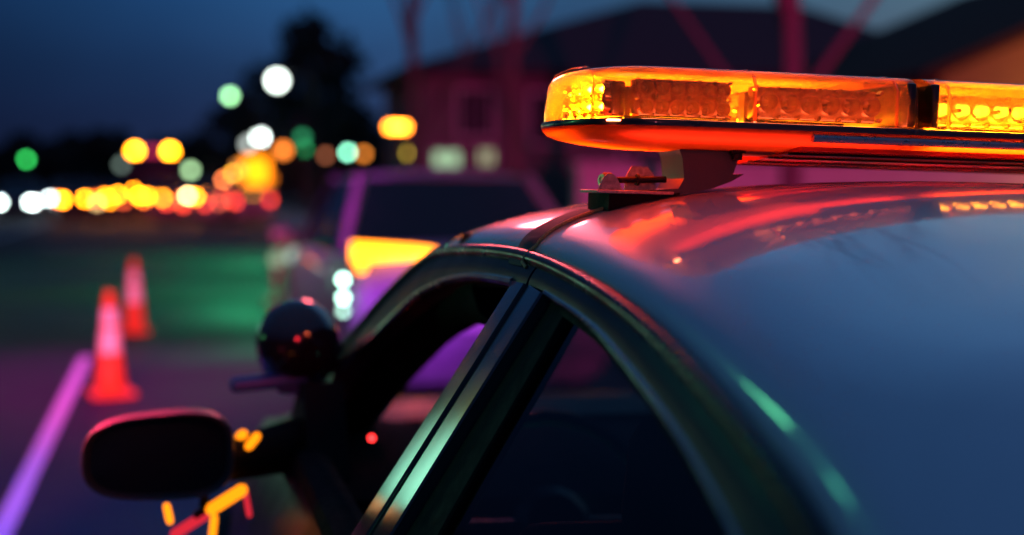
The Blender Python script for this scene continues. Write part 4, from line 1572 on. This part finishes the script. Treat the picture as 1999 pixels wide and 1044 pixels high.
def bare_tree(pos, height, r0, seed, label, lean=0.0, forks=5):
    rnd = random.Random(seed)
    R = empty('bare_tree', pos)
    tag(R, label, 'tree')
    tb, cb = MB(), MB()
    pts = [Vector((lean * z / height + rnd.uniform(-.02, .02), 0, z)) for z in [height * 0.62 * k / 6 for k in range(7)]]
    tb.tube(pts, [r0 * (1.25 if k == 0 else 1 - 0.07 * k) for k in range(7)], 12)
    tb.make('trunk', BARK, R)

    def branch(p, dr, ln, r, depth):
        q = [p]
        d = dr.copy()
        for k in range(4):
            d = (d + Vector((rnd.uniform(-.16, .16), rnd.uniform(-.16, .16), 0.10))).normalized()
            q.append(q[-1] + d * ln / 4)
        cb.tube(q, [r, r * 0.85, r * 0.7, r * 0.6, r * 0.45], 7 if depth < 2 else 5)
        if depth < 3:
            for k in range(3 if depth < 2 else 4):
                f = rnd.choice((2, 3, 4))
                nd = (d + Vector((rnd.uniform(-.9, .9), rnd.uniform(-.9, .9), rnd.uniform(0.1, .6)))).normalized()
                branch(q[f], nd, ln * rnd.uniform(0.5, 0.72), r * 0.52, depth + 1)
    for k in range(forks):
        z = height * (0.26 + 0.36 * k / max(1, forks - 1))
        a = k * 2.4 + seed
        nd = Vector((math.cos(a) * 0.62, math.sin(a) * 0.45, 0.85)).normalized()
        branch(Vector((lean * z / height, 0, z)), nd, height * rnd.uniform(0.34, 0.46), r0 * rnd.uniform(0.26, 0.42), 0)
    cb.make('crown', BARK, R)


p = at(1545, 300, 15.5)
bare_tree((p.x, p.y, 0), 6.5, 0.145, 3, 'bare red-lit tree standing behind the light bar', forks=6)
p = at(1004, 300, 21)
bare_tree((p.x, p.y, 0), 7.5, 0.11, 8, 'thin bare tree in front of the gable left of the light bar', forks=5)
p = at(808, 250, 27)
bare_tree((p.x, p.y, 0), 8.5, 0.13, 12, 'slender bare tree near the left corner of the dark house', forks=5)


def leafy_tree(u, v, d, wpx, label, seed, conic=False, group=None):
    rnd = random.Random(seed)
    top = at(u, v, d)
    wd = wpx * d / 2776 / 2
    R = empty('leafy_tree', (top.x, top.y, 0))
    tag(R, label, 'tree', group)
    h = top.z
    b = MB()
    b.tube([(0, 0, 0), (0.05, 0, h * 0.4), (-0.05, 0, h * 0.85)], [h * 0.03, h * 0.022, h * 0.006], 8)
    for k in range(8):
        a = k * 2.4
        z = h * (0.25 + 0.07 * k)
        b.tube([(0, 0, z), (math.cos(a) * wd * 0.5, math.sin(a) * wd * 0.5, z + h * 0.1)], [h * 0.01, h * 0.004], 5)
    b.make('trunk', BARK, R)
    b = MB()
    clumps = []
    for k in range(72):
        t = rnd.random() ** 0.8
        z = h * (0.16 + 0.80 * t)
        prof = (1 - t) ** 0.75 + 0.12 if conic else math.sqrt(max(0.02, 1 - (2 * t - 0.85) ** 2))
        rr = wd * prof * rnd.uniform(0.35, 1.0)
        a = rnd.uniform(0, 6.283)
        clumps.append((Vector((rr * math.cos(a), rr * math.sin(a), z)), wd * rnd.uniform(0.18, 0.36)))
    for c, cr in clumps:
        for k in range(70):
            v3 = Vector((rnd.gauss(0, 1), rnd.gauss(0, 1), rnd.gauss(0, 0.8)))
            pp = c + v3 * cr * 0.5
            a1 = Vector((rnd.uniform(-1, 1), rnd.uniform(-1, 1), rnd.uniform(-1, 1))).normalized()
            a2 = a1.cross(Vector((rnd.uniform(-1, 1), rnd.uniform(-1, 1), rnd.uniform(-1, 1)))).normalized()
            s = cr * rnd.uniform(0.16, 0.34)
            b.add([pp - a1 * s, pp + a2 * s * 0.6, pp + a1 * s, pp - a2 * s * 0.6], [(0, 1, 2, 3)])
    b.make('crown', LEAF, R, smooth=False)


leafy_tree(600, 42, 98, 250, 'tall dark evergreen tree behind the white street lamps', 5)
leafy_tree(470, 190, 110, 150, 'lower dark tree left of the tall evergreen', 6)
leafy_tree(690, 215, 90, 170, 'dark rounded tree between the tall evergreen and the house', 7)
leafy_tree(190, 258, 130, 130, 'low dark tree left of the truck beacons', 9)
leafy_tree(105, 280, 140, 120, 'small dark tree above the white headlights', 10)
leafy_tree(390, 268, 135, 140, 'low dark tree right of the truck beacons', 11)
# far wood that closes the view along the road
rnd = random.Random(2)
b = MB()
for k in range(150):
    x = -75 + 150 * k / 149 + rnd.uniform(-2, 2)
    y = 175 + rnd.uniform(-8, 8)
    h = rnd.uniform(4.0, 7.6)
    for j in range(60):
        z = h * rnd.random()
        sp = 2.2 * math.sqrt(max(0.05, 1 - (z / h) ** 2))
        c = Vector((x + rnd.uniform(-sp, sp), y + rnd.uniform(-sp, sp), z))
        a1 = Vector((rnd.uniform(-1, 1), rnd.uniform(-0.4, 0.4), rnd.uniform(-1, 1))).normalized()
        a2 = a1.cross(Vector((0, 1, 0.2))).normalized()
        s = rnd.uniform(0.5, 1.0)
        b.add([c - a1 * s, c + a2 * s, c + a1 * s, c - a2 * s], [(0, 1, 2, 3)])
tag(b.make('woods', LEAF, smooth=False), kind='stuff')

# ------------------------------------------------------------------ houses on the right
WALL = mat('house_wall', (0.15, 0.13, 0.12), 0.85, scale=6, var=0.12, bump=0.2)
SHING = mat('roof_shingle', (0.030, 0.028, 0.032), 0.85, scale=9, var=0.3, bump=0.4)
FRAME = mat('window_frame', (0.45, 0.44, 0.42), 0.6)
WARMW = glow('lit_window_green', (0.55, 0.95, 0.55), 0.85)
WARMW2 = glow('lit_window_cream', (0.70, 0.85, 0.45), 0.6)


def hip_house(name, x0, x1, y0, y1, ze, rx0, rx1, zr, label, wins, over=0.6):
    R = empty(name, ((x0 + x1) / 2, y0, 0))
    tag(R, label, 'house')
    ox, oy = (x0 + x1) / 2, y0
    b = MB()
    b.box(((x0 + x1) / 2 - ox, (y0 + y1) / 2 - oy, ze / 2), (x1 - x0, y1 - y0, ze))
    b.make('wall', WALL, R, smooth=False)
    ym = (y0 + y1) / 2
    a, c, d, e = x0 - over, x1 + over, y0 - over, y1 + over
    vs = [(a, d, ze - 0.08), (c, d, ze - 0.08), (c, e, ze - 0.08), (a, e, ze - 0.08), (a, d, ze + 0.08), (c, d, ze + 0.08), (c, e, ze + 0.08), (a, e, ze + 0.08), (rx0, ym, zr), (rx1, ym, zr)]
    vs = [(p[0] - ox, p[1] - oy, p[2]) for p in vs]
    obj('roof', vs, [(0, 3, 2, 1), (0, 1, 5, 4), (1, 2, 6, 5), (2, 3, 7, 6), (3, 0, 4, 7), (4, 5, 9, 8), (5, 6, 9), (6, 7, 8, 9), (7, 4, 8)], SHING, R, smooth=False)
    for (x, z, ww, hh, m) in wins:
        b = MB()
        for dx, dz, sx, sz in ((0, hh / 2 + 0.04, ww + 0.16, 0.08), (0, -hh / 2 - 0.04, ww + 0.16, 0.08), (-ww / 2 - 0.04, 0, 0.08, hh), (ww / 2 + 0.04, 0, 0.08, hh), (0, 0, 0.05, hh)):
            b.box((x - ox + dx, -0.03, z + dz), (sx, 0.08, sz))
        f = b.make('window', FRAME, R, smooth=False)
        b = MB()
        b.box((x - ox, -0.012, z), (ww, 0.02, hh))
        b.make('pane', m, f, smooth=False)
    return R


H = hip_house('house', 5.4, 19.6, 31, 36.5, 3.9, 11.4, 15.6, 5.95, 'dark house with a hipped roof behind the light bar, lit windows at its left', [
    (5.95, 1.98, 0.56, 0.30, WARMW), (6.85, 2.02, 0.30, 0.30, WARMW2), (8.3, 2.9, 0.8, 1.1, DARKGL), (6.6, 3.0, 0.7, 1.0, DARKGL), (10.6, 1.6, 1.2, 1.2, DARKGL), (13.4, 1.6, 1.2, 1.2, DARKGL), (16.6, 1.6, 1.4, 1.2, DARKGL)], over=0.45)
# neighbouring gabled house, gable wall to the street
SHING2 = mat('brown_shingle', (0.035, 0.02, 0.014), 0.95, spec=0.1, scale=9, var=0.3, bump=0.4)
BROWN = mat('brown_siding', (0.16, 0.085, 0.045), 0.8, scale=7, var=0.25, bump=0.3)
H2 = empty('house', (19.2, 22.5, 0))
tag(H2, 'brown gabled house with rising roof edge at the right end of the light bar', 'house')
b = MB()
b.prism([(-6.1, 0), (6.1, 0), (6.1, 3.4), (0, 5.9), (-6.1, 3.4)], 1, 0, 9)
b.make('wall', BROWN, H2, smooth=False)
for sx in (-1, 1):
    b = MB()
    b.prism([(sx * 6.7, 3.15), (sx * 6.7, 3.35), (0, 6.12), (0, 5.92)], 1, -0.5, 9.5)
    b.make('roof', SHING2, H2, smooth=False)
for x in (-3.2, 2.8):
    b = MB()
    b.box((x, -0.03, 1.7), (1.5, 0.08, 1.3))
    f = b.make('window', FRAME, H2, smooth=False)
    b = MB()
    b.box((x, -0.075, 1.7), (1.3, 0.02, 1.1))
    b.make('pane', DARKGL, f, smooth=False)
point('wall_flare_fill', (16.6, 20.6, 2.4), 420, (1.0, 0.42, 0.10), 0.12)  # unseen added lamp, its orange wash stands for lens flare

# low garden wall by the pavement
b = MB()
b.box((0, 0, 0.85), (16.0, 0.3, 1.7))
b.box((0, 0, 1.74), (16.1, 0.36, 0.08), None, 0.02)
gw = b.make('garden_wall', mat('render_wall', (0.50, 0.46, 0.44), 0.85, scale=4, var=0.12), smooth=False)
gw.location = (14.2, 25.5 - 4.0, 0)
tag(gw, 'long pale garden wall lit magenta under the light bar', 'wall')

# added bus outside the view, only to be mirrored in the car's dark side panels
BUS = empty('reflection_bus', (-5.7, 27.5, 0), (0, 0, 0))
tag(BUS, 'added white vehicle with glowing front, there for its reflection, left of the view', 'reflection_bus')
BUSP = mat('reflection_bus_paint', (0.5, 0.5, 0.5), 0.4)
b = MB()
b.box((0, 5.5, 2.0), (2.5, 11, 3.4), None, 0.12)
b.make('body', BUSP, BUS)
b = MB()
b.box((0, -0.02, 1.45), (2.3, 0.08, 1.9), None, 0.03)
b.make('glow_front', glow('bus_glow', (0.36, 1.0, 0.66), 3.2), BUS)
b = MB()
b.box((0, -0.02, 2.95), (2.2, 0.08, 0.9), None, 0.02)
b.make('glow_band', glow('bus_band_glow', (0.42, 0.42, 0.05), 0.9), BUS)
for sx in (-1, 1):
    for y in (2.2, 8.6):
        wheel(sx * 1.1, y, sx, 0.45, 0.28, BUS)
